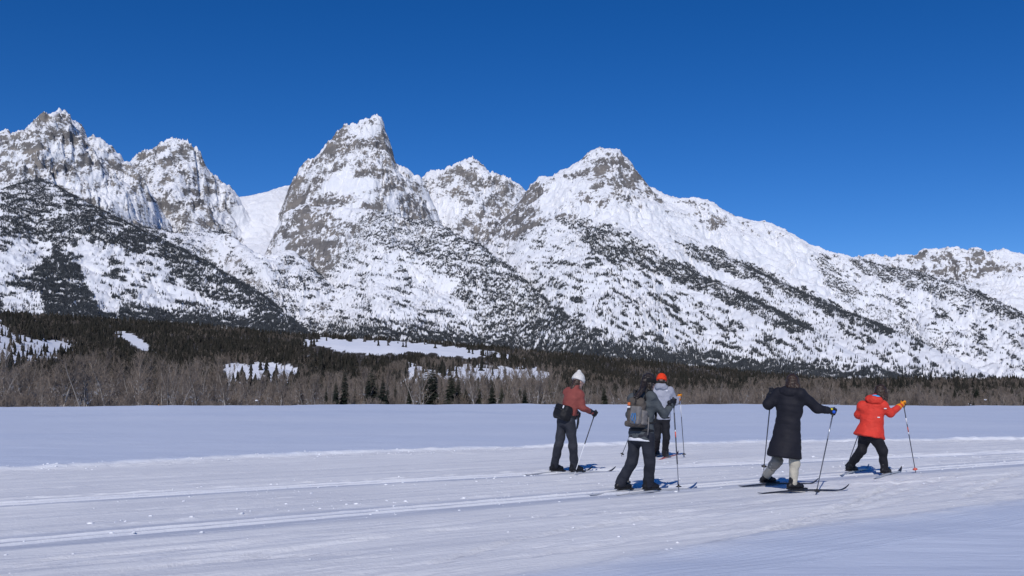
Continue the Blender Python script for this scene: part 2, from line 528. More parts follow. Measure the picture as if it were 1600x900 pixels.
FOOT = [
    (ridge([(-320, 470, 1.9), (-100, 484, 1.9), (0, 490, 1.9), (150, 499, 1.9), (300, 509, 1.95), (450, 522, 2.0), (600, 530, 2.05), (750, 541, 2.1), (900, 555, 2.2), (1050, 569, 2.3),
            (1200, 584, 2.4), (1400, 602, 2.5), (1600, 622, 2.6), (1800, 636, 2.6)]), [(0, 0), (400, 50), (900, 110), (1500, 160), (3500, 320)]),
    (ridge([(380, 560, 1.35), (430, 543, 1.4), (470, 535, 1.4), (495, 530, 1.4), (560, 533, 1.4), (620, 535, 1.4), (700, 543, 1.4), (780, 553, 1.4), (830, 560, 1.4), (900, 575, 1.4), (1000, 600, 1.4)]),
     [(0, 0), (120, 12), (400, 62), (900, 130), (3000, 500)]),
    (ridge([(560, 605, .8), (620, 577, .8), (650, 571, .8), (720, 571, .8), (780, 574, .8), (850, 577, .8), (900, 587, .8), (960, 605, .8)]), [(0, 0), (100, 6), (400, 36), (3000, 500)]),
    (ridge([(300, 600, .62), (345, 573, .62), (375, 569, .62), (410, 568, .62), (450, 573, .62), (480, 582, .62), (530, 605, .62)]), [(0, 0), (80, 7), (300, 36), (3000, 500)]),
    (ridge([(-200, 520, 1.3), (-60, 502, 1.3), (0, 505, 1.3), (60, 520, 1.3), (120, 540, 1.3), (170, 562, 1.3), (240, 600, 1.3)]), [(0, 0), (120, 18), (500, 70), (3000, 500)]),
]
azH = np.linspace(az_of(-260), az_of(1860), 420)
rH = np.concatenate([np.geomspace(300, 900, 70), np.linspace(920, 3400, 150)])
RH, AH = np.meshgrid(rH, azH, indexing='ij')
HX, HY = RH * np.sin(AH), RH * np.cos(AH)
hz = [valley_z(HX, HY)]
for rd, prof in FOOT:
    H = np.interp(azH, rd[:, 0], rd[:, 2])
    Rk = np.interp(azH, rd[:, 0], rd[:, 1])
    D = Rk[None] - RH
    pr = np.array(prof, float)
    hz.append(np.where(D > 0, H[None] - np.interp(D, pr[:, 0], pr[:, 1]), H[None] + D * 0.16))
hz = np.array(hz)
mx = hz.max(0)
HZ = mx + 3.0 * np.log(np.exp((hz - mx) / 3.0).sum(0)) - 3.0 * math.log(1.3) + 1.2 * fbm(HX / 60, HY / 60, 4, 77) * sstep(330, 600, RH)
HZ = np.where(RH < 330, valley_z(HX, HY), HZ)
hV = np.stack([HX, HY, HZ], -1)
o = add('foothills', np_mesh('foothills', hV.reshape(-1, 3), grid_quads(*HX.shape), M['foot']))
props(o, 'low forested moraine hills with open snow clearings', None, None, 'structure')
hPX, hPY = to_px(HX, HY, HZ)

# ------------------------------------------------------------------ groomed trail in a rotated frame (s along, t across)
PHI = math.radians(32)
CS, SN = math.cos(PHI), math.sin(PHI)


def st_of(x, y): return x * CS + y * SN, -x * SN + y * CS


def line_t(pix):
    g = np.array([on_ground(*p)[:2] for p in pix])
    s, t = st_of(g[:, 0], g[:, 1])
    c = np.polyfit(s, t, 2)
    k0, k1 = s.min() - 2, s.max() + 2

    def f(q):
        qc = np.clip(q, k0, k1)
        return np.polyval(c, qc) + (q - qc) * np.polyval(np.polyder(c), qc)
    return f


T_NEAR = line_t([(840, 893), (1000, 870), (1165, 845), (1375, 808), (1600, 785)])
T_TR1 = line_t([(0, 850), (500, 805), (960, 768), (1200, 752), (1600, 722)])
T_TR2 = line_t([(0, 787), (500, 758), (870, 738), (1600, 706)])
T_FAR = line_t([(0, 735), (500, 710), (900, 697), (1250, 691), (1600, 687)])
S0, S1 = -24.0, 36.0
STEP = 0.055                                   # the field lies this much above the groomed surface


def trail_w(x, y):
    """1 inside the groomed corridor, 0 outside"""
    s, t = st_of(x, y)
    a, b = T_NEAR(s), T_FAR(s)
    w = sstep(a - 0.9, a - 0.3, t) * (1 - sstep(b + 0.3, b + 0.9, t))
    return w * sstep(S0 + 1, S0 + 2.5, s) * (1 - sstep(S1 - 2.5, S1 - 1, s))


def field_z(x, y):
    return valley_z(x, y) + STEP + 0.025 * perlin(x / 2.3, y / 1.6, 8) + 0.012 * perlin(x / 0.9, y / 0.5, 9)


azG = np.concatenate([np.linspace(-math.pi, az_of(-500), 40, endpoint=False), np.linspace(az_of(-500), az_of(2100), 370), np.linspace(az_of(2100), math.pi, 41)[1:]])
rG = np.concatenate([[0.02], np.geomspace(2.0, 40, 220), np.geomspace(40.7, 320, 90)])
RG, AG = np.meshgrid(rG, azG, indexing='ij')
GX, GY = RG * np.sin(AG), RG * np.cos(AG)
wtr = trail_w(GX, GY)
GZ = field_z(GX, GY) - 0.35 * sstep(0, 1, wtr)
GZ = GZ - STEP * sstep(250, 320, RG)
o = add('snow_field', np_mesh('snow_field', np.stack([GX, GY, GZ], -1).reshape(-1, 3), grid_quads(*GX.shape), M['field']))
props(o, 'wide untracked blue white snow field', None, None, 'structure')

ss = np.arange(S0, S1, 0.10)
cur = [T_NEAR(ss) - 1.6, T_NEAR(ss), T_TR1(ss) - 0.42, T_TR1(ss) + 0.42, T_TR2(ss) - 0.42, T_TR2(ss) + 0.42, T_FAR(ss) - 0.5, T_FAR(ss) + 1.6]
cnt = [34, 64, 84, 40, 76, 80, 50]
tt = [np.linspace(cur[i], cur[i + 1], cnt[i], endpoint=(i == 6)) for i in range(7)]
TT = np.concatenate(tt, 0)
SS = np.broadcast_to(ss[None], TT.shape)
TXx, TYy = SS * CS - TT * SN, SS * SN + TT * CS
d1, d2 = TT - T_TR1(SS), TT - T_TR2(SS)
dn, df = TT - T_NEAR(SS), T_FAR(SS) - TT
wob = 0.012 * perlin(SS / 1.7, SS * 0 + 3.3, 14)
churn = fbm(SS / 0.22, TT / 0.16, 4, 15, 0.6)
patch = sstep(-0.1, 0.6, perlin(SS / 3.0, TT / 0.8, 16))
Z = 0.010 * perlin(SS / 3.1, TT / 0.7, 17) + 0.006 * perlin(SS / 1.1, TT / 0.22, 18)
Z = Z + 0.010 * churn * (0.25 + patch)
rim = np.zeros_like(Z)
glaze = np.zeros_like(Z)
for dd, wide in ((d1, 0.50), (d2, 0.38)):
    calm = np.exp(-(dd / (wide * 0.9)) ** 6)
    Z = Z * (1 - 0.75 * calm)
    for c in (-0.125, 0.125):
        q = dd + wob * 0.4 - c
        Z = Z - 0.050 * np.exp(-(np.abs(q) / 0.036) ** 8)
        Z = Z + 0.016 * np.exp(-((q - 0.068) / 0.030) ** 2) * (0.9 + 0.25 * churn)
    Z = Z - 0.008 * calm
    Z = Z + 0.016 * np.exp(-((dd - wide - 0.05) / 0.09) ** 2) * sstep(-0.2, 0.6, churn)
    glaze = np.maximum(glaze, np.exp(-(np.abs(dd + 0.03 * perlin(SS / 2.0, SS * 0, 33) + 0.05) / wide) ** 10))
    for c in (-0.125, 0.125): glaze = glaze * (1 - np.exp(-((dd - c - 0.065) / 0.032) ** 2))
    rim = np.maximum(rim, np.exp(-((dd - wide - 0.06) / 0.10) ** 2) * sstep(0.15, 0.6, churn))
# faint single tracks of earlier skiers and the groomer's comb, running with the trail
for off in (-3.1, -2.5, -2.25, -1.6, -1.42, -0.95, 0.95, 1.15, 1.7, 1.95, 3.9, 4.3, 4.9, 5.15, 5.8):
    q = d1 - off - 0.06 * perlin(SS / 4.0, SS * 0 + off, 36)
    on = sstep(-0.35, 0.2, perlin(SS / 5.0, SS * 0 + off * 3, 37))
    Z = Z - 0.012 * on * np.exp(-(q / 0.03) ** 2) + 0.006 * on * np.exp(-((q - 0.06) / 0.025) ** 2)
    glaze = np.maximum(glaze, 0.55 * on * np.exp(-((q + 0.02) / 0.05) ** 2))
# skating and turning marks cut by ski edges
r2 = np.random.default_rng(5)
marks = []
for pts in [[(1010, 895), (1130, 850), (1240, 815), (1330, 785), (1420, 745)], [(640, 890), (800, 845), (960, 815), (1110, 800)], [(1110, 862), (1260, 815), (1400, 770), (1520, 735)],
            [(300, 880), (520, 850), (760, 820)], [(1180, 838), (1330, 800), (1480, 765), (1600, 735)], [(0, 880), (220, 862), (420, 846)], [(900, 830), (1060, 800), (1230, 780)],
            [(1280, 800), (1380, 765), (1450, 735)], [(740, 880), (900, 858), (1060, 832), (1200, 806)], [(1500, 780), (1560, 752), (1600, 738)], [(120, 895), (380, 872), (600, 862)]]:
    g = np.array([on_ground(*p)[:2] for p in pts])
    s_, t_ = st_of(g[:, 0], g[:, 1])
    marks.append((s_, t_, r2.uniform(0.018, 0.034)))
for k in range(34):                                             # herringbone of the skate lane
    s_c = r2.uniform(-8, 16)
    t_c = T_NEAR(s_c) + r2.uniform(0.8, 4.0)
    a = r2.uniform(0.10, 0.34) * r2.choice([-1, 1])
    L = r2.uniform(0.8, 2.2)
    q = np.linspace(-L, L, 5)
    marks.append((s_c + q, t_c + a * q + 0.03 * q ** 2, r2.uniform(0.008, 0.018)))
for s_, t_, dep in marks:
    if s_[0] > s_[-1]: s_, t_ = s_[::-1], t_[::-1]
    c = np.interp(SS, s_, t_)
    ins = sstep(s_[0], s_[0] + 0.5, SS) * (1 - sstep(s_[-1] - 0.5, s_[-1], SS))
    Z = Z - dep * np.exp(-((TT - c) / 0.035) ** 2) * ins + 0.4 * dep * np.exp(-((TT - c - 0.07) / 0.035) ** 2) * ins
# edges rising to the field
Zf = field_z(TXx, TYy)
crumb = fbm(SS / 0.35, TT / 0.25, 4, 23, 0.6)
jn = 0.12 * perlin(SS / 1.3, SS * 0 + 9, 24) + 0.05 * perlin(SS / 0.35, SS * 0, 25)
jf = 0.22 * perlin(SS / 1.9, SS * 0 + 4, 26) + 0.08 * perlin(SS / 0.4, SS * 0, 27)
un = sstep(0.15, -0.30, dn + jn)
uf = sstep(0.22, -0.16, df + jf)
Z = Z * (1 - un) + (Zf + 0.003) * un
Z = Z * (1 - uf) + (Zf + 0.003) * uf
lip = np.exp(-((df + jf + 0.02) / 0.17) ** 2)
Z = Z + lip * (0.012 + 0.022 * crumb + 0.030 * perlin(SS / 2.2, SS * 0, 28)) + 0.012 * churn * np.exp(-((df + jf - 0.5) / 0.6) ** 2)
Z = Z + np.exp(-((dn + jn + 0.1) / 0.2) ** 2) * (0.010 + 0.015 * crumb)
rim = np.maximum(rim, np.exp(-((df + jf - 0.05) / 0.10) ** 2) * 0.5)
edge = np.minimum(TT - cur[0][None], cur[7][None] - TT)
Z = Z - 0.12 * (1 - sstep(0, 0.35, edge)) * 1.0
Z = np.where(edge < 0.35, Z, Z)
me = np_mesh('ski_trail', np.stack([TXx, TYy, Z], -1).reshape(-1, 3), grid_quads(*TT.shape)[:, ::-1], M['trail'])
fattr(me, 'rim', rim)
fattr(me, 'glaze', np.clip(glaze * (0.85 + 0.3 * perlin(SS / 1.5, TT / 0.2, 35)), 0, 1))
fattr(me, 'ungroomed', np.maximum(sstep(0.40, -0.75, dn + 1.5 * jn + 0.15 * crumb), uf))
uvl = me.uv_layers.new(name='st')
li = np.zeros(len(me.loops), np.int32)
me.loops.foreach_get('vertex_index', li)
uvl.data.foreach_set('uv', np.stack([SS.ravel()[li], TT.ravel()[li]], -1).astype(np.float32).ravel())
o = props(add('ski_trail', me), 'broad groomed ski trail with two pairs of set tracks', None, None, 'structure')


def trail_z(x, y):
    s, t = st_of(x, y)
    j = int(np.clip((s - S0) / 0.10, 0, len(ss) - 1))
    return float(np.interp(t, TT[:, j], Z[:, j]))

# ------------------------------------------------------------------ forests far off (instanced, one mass each)
def cone_tree(name, layers, sides, mat, seed, ragged=0.25):
    """small conifer, height 1, with ragged stacked skirts"""
    r_ = np.random.default_rng(seed)
    V, F = [], []
    for k in range(layers):
        f = k / layers
        z0, z1 = 0.06 + 0.88 * f, 0.06 + 0.88 * f + 0.88 / layers * 1.9
        z1 = min(z1, 1.0)
        rad = 0.19 * (1 - f) ** 0.85 + 0.012
        b = len(V)
        V.append((r_.normal(0, .01), r_.normal(0, .01), z1))
        for j in range(sides):
            a = 2 * math.pi * (j + 0.5 * (k % 2)) / sides + r_.normal(0, 0.12)
            q = rad * (1 + r_.normal(0, ragged)) * (1.15 if j % 2 else 0.75)
            V.append((q * math.cos(a), q * math.sin(a), z0 - r_.uniform(0, 0.05) * (1 if j % 2 else -0.5)))
        for j in range(sides):
            F.append((b, b + 1 + j, b + 1 + (j + 1) % sides))
    me = np_mesh(name, V, F, mat, False)
    return bpy.data.objects.new(name, me)


def bare_mesh(name, seed, h=1.0, nbr=34, ntw=9, spread=0.30, w=0.006, multi=1, tw=0.0028):
    """leafless broadleaf tree, height 1: trunk part and a crown of branches and twigs"""
    r_ = np.random.default_rng(seed)
    tV, tF, cV, cF = [], [], [], []

    def tube(V, F, pts, rad, n=3):
        b = len(V)
        pts = np.array(pts)
        for i, p in enumerate(pts):
            d = pts[min(i + 1, len(pts) - 1)] - pts[max(i - 1, 0)]
            d = d / (np.linalg.norm(d) + 1e-9)
            u = np.cross(d, (0.3, 0.9, 0.2)); u /= np.linalg.norm(u) + 1e-9
            v = np.cross(d, u)
            for j in range(n):
                a = 2 * math.pi * j / n
                V.append(p + rad[i] * (math.cos(a) * u + math.sin(a) * v))
        for i in range(len(pts) - 1):
            for j in range(n):
                F.append((b + i * n + j, b + i * n + (j + 1) % n, b + (i + 1) * n + (j + 1) % n, b + (i + 1) * n + j))
    for m in range(multi):
        base = np.array([r_.normal(0, 0.05) * (multi > 1), r_.normal(0, 0.05) * (multi > 1), -0.02])
        lean = np.array([r_.normal(0, 0.10), r_.normal(0, 0.10), 0]) * (1.6 if multi > 1 else 1)
        hh = r_.uniform(0.75, 0.98) if multi > 1 else 0.92
        tp = [base + lean * f + np.array([r_.normal(0, .008), r_.normal(0, .008), f * hh]) for f in np.linspace(0, 1, 6)]
        tube(tV, tF, tp, np.linspace(0.017, 0.003, 6) * (0.6 if multi > 1 else 1), 5)
        for k in range(nbr // multi):
            f = r_.uniform(0.22, 0.97)
            p0 = tp[0] + (tp[-1] - tp[0]) * f
            a = r_.uniform(0, 2 * math.pi)
            L = spread * (1.1 - 0.75 * f) * r_.uniform(0.6, 1.25)
            dirv = np.array([math.cos(a), math.sin(a), r_.uniform(1.0, 2.6)])
            dirv /= np.linalg.norm(dirv)
            p1 = p0 + dirv * L * 0.55
            p2 = p1 + (dirv + np.array([0, 0, 0.35])) * L * 0.45
            tube(cV, cF, [p0, p1, p2], [w, w * 0.65, w * 0.25])
            for q in range(ntw):
                g = r_.uniform(0.25, 1)
                s0 = p0 + (p1 - p0) * (g / 0.55) if g < 0.55 else p1 + (p2 - p1) * ((g - 0.55) / 0.45)
                dv = dirv * 0.6 + r_.normal(0, 0.55, 3) + np.array([0, 0, 0.55])
                dv /= np.linalg.norm(dv)
                s1 = s0 + dv * L * r_.uniform(0.25, 0.6)
                b = len(cV)
                side = np.cross(dv, r_.normal(0, 1, 3)); side /= np.linalg.norm(side) + 1e-9
                cV += [s0 - side * tw, s0 + side * tw, s1 + side * tw * 0.4, s1 - side * tw * 0.4]
                cF.append((b, b + 1, b + 2, b + 3))
    return np_mesh(name + '_trunk', tV, tF, M['trunk'], True), np_mesh(name + '_crown', cV, cF, M['twig'], False)


def scatter(name, pts, scl, rot, idx, protos, label, wid=None):
    me = bpy.data.meshes.new(name)
    me.vertices.add(len(pts))
    me.vertices.foreach_set('co', np.asarray(pts, np.float32).ravel())
    fattr(me, 'scl', scl)
    fattr(me, 'wid', np.ones(len(pts)) if wid is None else wid)
    fattr(me, 'rot', rot)
    a = me.attributes.new('idx', 'INT', 'POINT')
    a.data.foreach_set('value', np.asarray(idx, np.int32))
    o = add(name, me)
    ng = bpy.data.node_groups.new(name + '_nodes', 'GeometryNodeTree')
    ng.interface.new_socket('Geometry', in_out='INPUT', socket_type='NodeSocketGeometry')
    ng.interface.new_socket('Geometry', in_out='OUTPUT', socket_type='NodeSocketGeometry')
    N, L = ng.nodes, ng.links
    gi, go = N.new('NodeGroupInput'), N.new('NodeGroupOutput')

    def na(nm, ty='FLOAT'):
        q = N.new('GeometryNodeInputNamedAttribute'); q.data_type = ty
        q.inputs['Name'].default_value = nm
        return q.outputs['Attribute']
    rotv = N.new('ShaderNodeCombineXYZ'); L.new(na('rot'), rotv.inputs[2])
    sclv = N.new('ShaderNodeCombineXYZ')
    mw = N.new('ShaderNodeMath'); mw.operation = 'MULTIPLY'
    L.new(na('scl'), mw.inputs[0]); L.new(na('wid'), mw.inputs[1])
    L.new(mw.outputs[0], sclv.inputs[0]); L.new(mw.outputs[0], sclv.inputs[1]); L.new(na('scl'), sclv.inputs[2])
    join = N.new('GeometryNodeJoinGeometry')
    for i, p in enumerate(protos):
        oi = N.new('GeometryNodeObjectInfo'); oi.inputs['Object'].default_value = p
        oi.inputs['As Instance'].default_value = True
        cmp_ = N.new('FunctionNodeCompare'); cmp_.data_type = 'INT'; cmp_.operation = 'EQUAL'
        L.new(na('idx', 'INT'), cmp_.inputs[2]); cmp_.inputs[3].default_value = i
        ip = N.new('GeometryNodeInstanceOnPoints')
        L.new(gi.outputs[0], ip.inputs['Points']); L.new(cmp_.outputs[0], ip.inputs['Selection'])
        L.new(oi.outputs['Geometry'], ip.inputs['Instance'])
        L.new(rotv.outputs[0], ip.inputs['Rotation']); L.new(sclv.outputs[0], ip.inputs['Scale'])
        L.new(ip.outputs[0], join.inputs[0])
    L.new(join.outputs[0], go.inputs[0])
    md = o.modifiers.new('scatter', 'NODES'); md.node_group = ng
    return props(o, label, None, None, 'stuff')


def in_poly(x, y, poly):
    p = np.array(poly, float)
    ins = np.zeros(x.shape, bool)
    j = len(p) - 1
    for i in range(len(p)):
        c = ((p[i, 1] > y) != (p[j, 1] > y)) & (x < (p[j, 0] - p[i, 0]) * (y - p[i, 1]) / (p[j, 1] - p[i, 1] + 1e-9) + p[i, 0])
        ins ^= c
        j = i
    return ins


# where timber grows on the slopes: (outline, density)
TIMBER = [
    ([(0, 300), (55, 272), (110, 298), (180, 333), (250, 368), (340, 415), (410, 452), (440, 500), (0, 500)], 0.40),
    ([(0, 296), (55, 272), (110, 298), (180, 333), (240, 360), (300, 382), (350, 418), (300, 425), (240, 400), (160, 378), (120, 390), (60, 375), (0, 370)], 0.80),
    ([(240, 385), (320, 405), (400, 450), (430, 485), (330, 470), (270, 430)], 0.62),
    ([(85, 388), (130, 420), (160, 455), (185, 492), (30, 492), (45, 440)], 1.0),
    ([(150, 325), (180, 332), (280, 360), (350, 352), (360, 365), (280, 368), (200, 350)], 0.5),
    ([(320, 352), (352, 348), (352, 362), (318, 364)], 0.9),
    ([(180, 340), (330, 370), (350, 400), (300, 390), (220, 365)], 0.3),
    ([(440, 420), (520, 380), (590, 330), (670, 340), (750, 380), (840, 456), (930, 540), (440, 520)], 0.36),
    ([(520, 372), (590, 327), (670, 338), (750, 378), (840, 454), (900, 512), (870, 530), (800, 490), (740, 450), (650, 405), (590, 372)], 0.62),
    ([(380, 450), (470, 430), (560, 375), (600, 375), (560, 400), (480, 450), (400, 470)], 0.55),
    ([(380, 460), (450, 455), (470, 510), (390, 505)], 0.65),
    ([(720, 450), (800, 480), (870, 545), (760, 530)], 0.6),
    ([(760, 375), (870, 345), (960, 400), (1100, 470), (1250, 545), (1260, 585), (930, 545), (850, 470)], 0.36),
    ([(790, 390), (860, 375), (900, 400), (850, 420), (790, 405)], 0.35),
    ([(866, 340), (885, 332), (976, 362), (1040, 400), (1100, 428), (1204, 476), (1300, 528), (1290, 545), (1180, 492), (1080, 452), (1000, 418), (950, 405), (910, 380)], 0.66),
    ([(840, 460), (900, 500), (950, 545), (900, 545), (850, 490)], 0.6),
    ([(980, 440), (1060, 470), (1160, 540), (1200, 580), (1120, 560), (1040, 500)], 0.45),
    ([(1060, 380), (1120, 388), (1180, 416), (1244, 446), (1318, 481), (1420, 528), (1520, 575), (1600, 600), (1600, 622), (1260, 590), (1200, 520), (1180, 440)], 0.34),
    ([(1056, 380), (1120, 388), (1180, 416), (1244, 446), (1318, 481), (1400, 515), (1390, 528), (1300, 492), (1200, 448), (1090, 410)], 0.74),
    ([(1270, 398), (1340, 402), (1440, 426), (1502, 444), (1550, 466), (1600, 490), (1600, 600), (1450, 540), (1330, 490), (1290, 440)], 0.40),
    ([(1335, 402), (1440, 425), (1502, 442), (1550, 464), (1600, 487), (1600, 506), (1500, 470), (1420, 450), (1330, 420)], 0.78),
    ([(350, 372), (400, 402), (450, 398), (480, 430), (460, 470), (400, 465), (370, 430)], 0.42),
    ([(1266, 400), (1290, 405), (1345, 460), (1330, 470), (1290, 440)], 0.7),
    ([(1300, 460), (1420, 500), (1500, 540), (1480, 550), (1380, 510)], 0.5),
]
BARE = [([(118, 372), (140, 372), (150, 430), (195, 490), (160, 490), (126, 430)], 0.06), ([(0, 395), (60, 385), (40, 420), (0, 430)], 0.3), ([(0, 470), (60, 450), (70, 492), (0, 492)], 0.2),
        ([(640, 430), (700, 430), (700, 490), (640, 470)], 0.4), ([(580, 400), (620, 420), (600, 490), (560, 480)], 0.5), ([(210, 450), (260, 440), (280, 480), (220, 480)], 0.4),
        ([(1270, 500), (1300, 530), (1400, 575), (1350, 575), (1260, 530)], 0.2), ([(1400, 540), (1480, 575), (1600, 605), (1600, 590), (1460, 550)], 0.15)]
BASE_PY = np.interp(mPX, [0, 150, 300, 450, 600, 750, 900, 1050, 1200, 1400, 1600], [478, 487, 497, 510, 518, 529, 543, 557, 572, 590, 612])


def timber_density(px, py, base):
    d = np.full(px.shape, 0.0)
    # soft outlines: jitter the lookup
    jx = px + 9 * perlin(px / 18, py / 14, 41) + 4 * perlin(px / 5, py / 4, 42)
    jy = py + 5 * perlin(px / 16, py / 12, 43) + 3 * perlin(px / 5, py / 4, 44)
    for poly, v in TIMBER:
        d = np.maximum(d, np.where(in_poly(jx, jy, poly), v, 0))
    slant = np.where(px > 950, 0.55, 0.15)
    u, v = px + py * 0.0, py - slant * px
    clump = fbm(u / 30, v / 9, 4, 45, 0.6) + 0.35 * perlin(px / 7, py / 6, 46)
    d = np.where(d > 0.45, d * (0.30 + 0.80 * sstep(-0.65, -0.05, clump)), d * 2.0 * sstep(0.05, 0.62, clump) + 0.045 * (d > 0))
    toe = sstep(-26, 4, py - base + 8 * perlin(px / 12, py / 9, 47))
    d = np.maximum(d, toe * 0.85)
    for poly, v in BARE:
        d = np.where(in_poly(jx, jy, poly), d * v, d)
    return d


mR = np.hypot(mV[..., 0], mV[..., 1])
dens = timber_density(mPX, mPY, BASE_PY)
dens = dens * mK * (mPX > -160) * (mPX < 1760) * (1 - 0.85 * sstep(0.35, 0.6, mRock))
fattr(bpy.data.meshes['mountains'], 'timber', sstep(0.50, 0.95, dens) * 0.62)
wgt = (dens ** 1.3 * mA).ravel()
NTREE = 540000
pick = rng.choice(wgt.size, NTREE, p=wgt / wgt.sum())
mVf = mV.reshape(-1, 3)[pick]
jit = rng.uniform(-6, 6, (NTREE, 2))
pts = mVf.copy()
pts[:, :2] += jit * np.array([0.6, 0.3])
pts[:, 2] -= 1.2
th = rng.uniform(0.55, 1.15, NTREE) * np.interp(np.hypot(pts[:, 0], pts[:, 1]), [3600, 6600], [20, 10.5])
def clump(name, n, seed):
    r_ = np.random.default_rng(seed)
    V, F, k = [], [], 0
    src = [cone_tree('c', 3, 6, M['fir_far'], seed + q).data for q in range(2)]
    for i in range(n):
        me = src[i % 2]
        v = np.zeros(len(me.vertices) * 3, np.float32); me.vertices.foreach_get('co', v)
        s_ = r_.uniform(0.6, 1.05)
        V.append(v.reshape(-1, 3) * s_ * np.array([0.72, 0.72, 1]) + np.array([r_.uniform(-.6, .6), r_.uniform(-.6, .6), r_.uniform(-.15, 0)]))
        F += [[q + k for q in pl.vertices] for pl in me.polygons]
        k += len(me.vertices)
    return bpy.data.objects.new(name, np_mesh(name, np.concatenate(V), np.array(F), M['fir_far'], False))


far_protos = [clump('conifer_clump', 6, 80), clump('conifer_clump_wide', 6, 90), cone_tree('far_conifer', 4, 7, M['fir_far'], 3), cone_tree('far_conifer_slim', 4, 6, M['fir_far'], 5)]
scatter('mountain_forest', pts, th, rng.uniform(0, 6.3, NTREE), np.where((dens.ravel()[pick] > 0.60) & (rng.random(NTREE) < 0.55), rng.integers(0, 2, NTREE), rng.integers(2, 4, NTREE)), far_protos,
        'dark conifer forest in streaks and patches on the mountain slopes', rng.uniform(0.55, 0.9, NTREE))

# ---- forest of the moraine hills
CLEAR = [[(440, 538), (486, 532), (500, 528), (545, 531), (620, 534), (705, 541), (780, 552), (828, 560), (740, 558), (700, 557), (650, 549), (600, 553), (560, 551), (530, 549), (505, 541), (470, 539)],
         [(636, 566), (660, 574), (690, 582), (720, 571), (780, 572), (850, 576), (868, 600), (600, 612), (640, 590)],
         [(-100, 495), (0, 500), (14, 520), (60, 532), (120, 530), (128, 545), (90, 556), (40, 566), (0, 575), (-100, 580)],
         [(172, 515), (186, 518), (215, 526), (238, 545), (246, 552), (222, 548), (196, 530)],
         [(345, 572), (372, 566), (384, 572), (412, 565), (450, 570), (470, 580), (460, 604), (350, 604)],
         [(1230, 576), (1262, 577), (1262, 581), (1230, 580)]]
hd = np.ones(HX.shape)
jx = hPX + 3 * perlin(hPX / 9, hPY / 5, 51)
jy = hPY + 3 * perlin(hPX / 16, hPY / 6, 52) + 1.5 * perlin(hPX / 5, hPY / 3, 54)
for ci, c in enumerate(CLEAR): hd = np.where(in_poly(jx, jy, c), (0.012, 0.08, 0.16, 0.02, 0.06, 0.02)[ci], hd)
fattr(bpy.data.meshes['foothills'], 'timber', np.where(hd > 0.5, 0.75, 0.0) * (RH > 380))
tu, tv = np.gradient(hV, axis=1), np.gradient(hV, axis=0)
hA = np.linalg.norm(np.cross(tu, tv), axis=-1)
hd = hd * (RH > 380) * (0.55 + 0.6 * sstep(-0.4, 0.3, fbm(HX / 120, HY / 120, 3, 53)))
wgt = (hd * hA / np.maximum(RH, 500) ** 1.15).ravel()
NH = 115000
pick = rng.choice(wgt.size, NH, p=wgt / wgt.sum())
pts = hV.reshape(-1, 3)[pick].copy()
dR = rng.uniform(-0.5, 0.5, NH) * np.where(np.hypot(pts[:, 0], pts[:, 1]) > 900, 16, 8)
dT = rng.uniform(-0.5, 0.5, NH) * np.hypot(pts[:, 0], pts[:, 1]) * (azH[1] - azH[0])
az_ = np.arctan2(pts[:, 0], pts[:, 1])
pts[:, 0] += dR * np.sin(az_) + dT * np.cos(az_)
pts[:, 1] += dR * np.cos(az_) - dT * np.sin(az_)
pts[:, 2] -= 0.8
rad = np.hypot(pts[:, 0], pts[:, 1])
hpx, hpy = to_px(pts[:, 0], pts[:, 1], pts[:, 2])
brown = fbm(pts[:, 0] / 90, pts[:, 1] / 160, 3, 55)
isb = (brown + rng.normal(0, 0.35, NH) + np.where(rad < 800, 0.35, -0.30)) > 0.15
hh = rng.uniform(6, 12.5, NH)
hh = np.where(isb, rng.uniform(5, 10, NH), hh) * np.where(rad < 700, 0.8, 1.0)
# keep the snowy clearings from being hidden by trees standing in front of them
for c in CLEAR[:1] + CLEAR[3:4]:
    tpx, tpy = to_px(pts[:, 0], pts[:, 1], pts[:, 2] + hh)
    hid = in_poly(tpx, tpy + 1.5, c) & (rng.random(NH) > 0.03)
    hh = np.where(hid, hh * 0.45, hh)
    tpx, tpy = to_px(pts[:, 0], pts[:, 1], pts[:, 2] + hh)
    hid = in_poly(tpx, tpy + 1.5, c) & (rng.random(NH) > 0.06)
    hh = np.where(hid, -1, hh)
ok = hh > 0
mid_protos = [cone_tree('hill_conifer', 6, 8, M['fir_mid'], 13), cone_tree('hill_conifer_slim', 5, 7, M['fir_mid'], 15)]
bproto = []
for k in range(3):
    tm, cm = bare_mesh('hill_aspen%d' % k, 60 + k, nbr=22, ntw=6, spread=0.34, w=0.010, tw=0.008)
    bm = bmesh.new(); bm.from_mesh(tm); bm.from_mesh(cm)
    jm = bpy.data.meshes.new('hill_aspen'); bm.to_mesh(jm); bm.free()
    jm.materials.append(M['twig'])
    bproto.append(bpy.data.objects.new('hill_aspen', jm))
idx = np.where(isb, rng.integers(2, 5, NH), rng.integers(0, 2, NH))
# the conifers that show largest are built one by one further down
big = np.where(ok & (idx < 2) & (rad < 900))[0]
big = big[np.argsort(-(hh / rad)[big])][:180]
BIG_CON = [(pts[i].copy(), float(hh[i])) for i in big]
ok[big] = False
scatter('hill_forest', pts[ok], hh[ok], rng.uniform(0, 6.3, NH)[ok], idx[ok], mid_protos + bproto,
        'dense dark forest of conifers and bare aspens covering the low hills', rng.uniform(0.8, 1.3, NH)[ok])

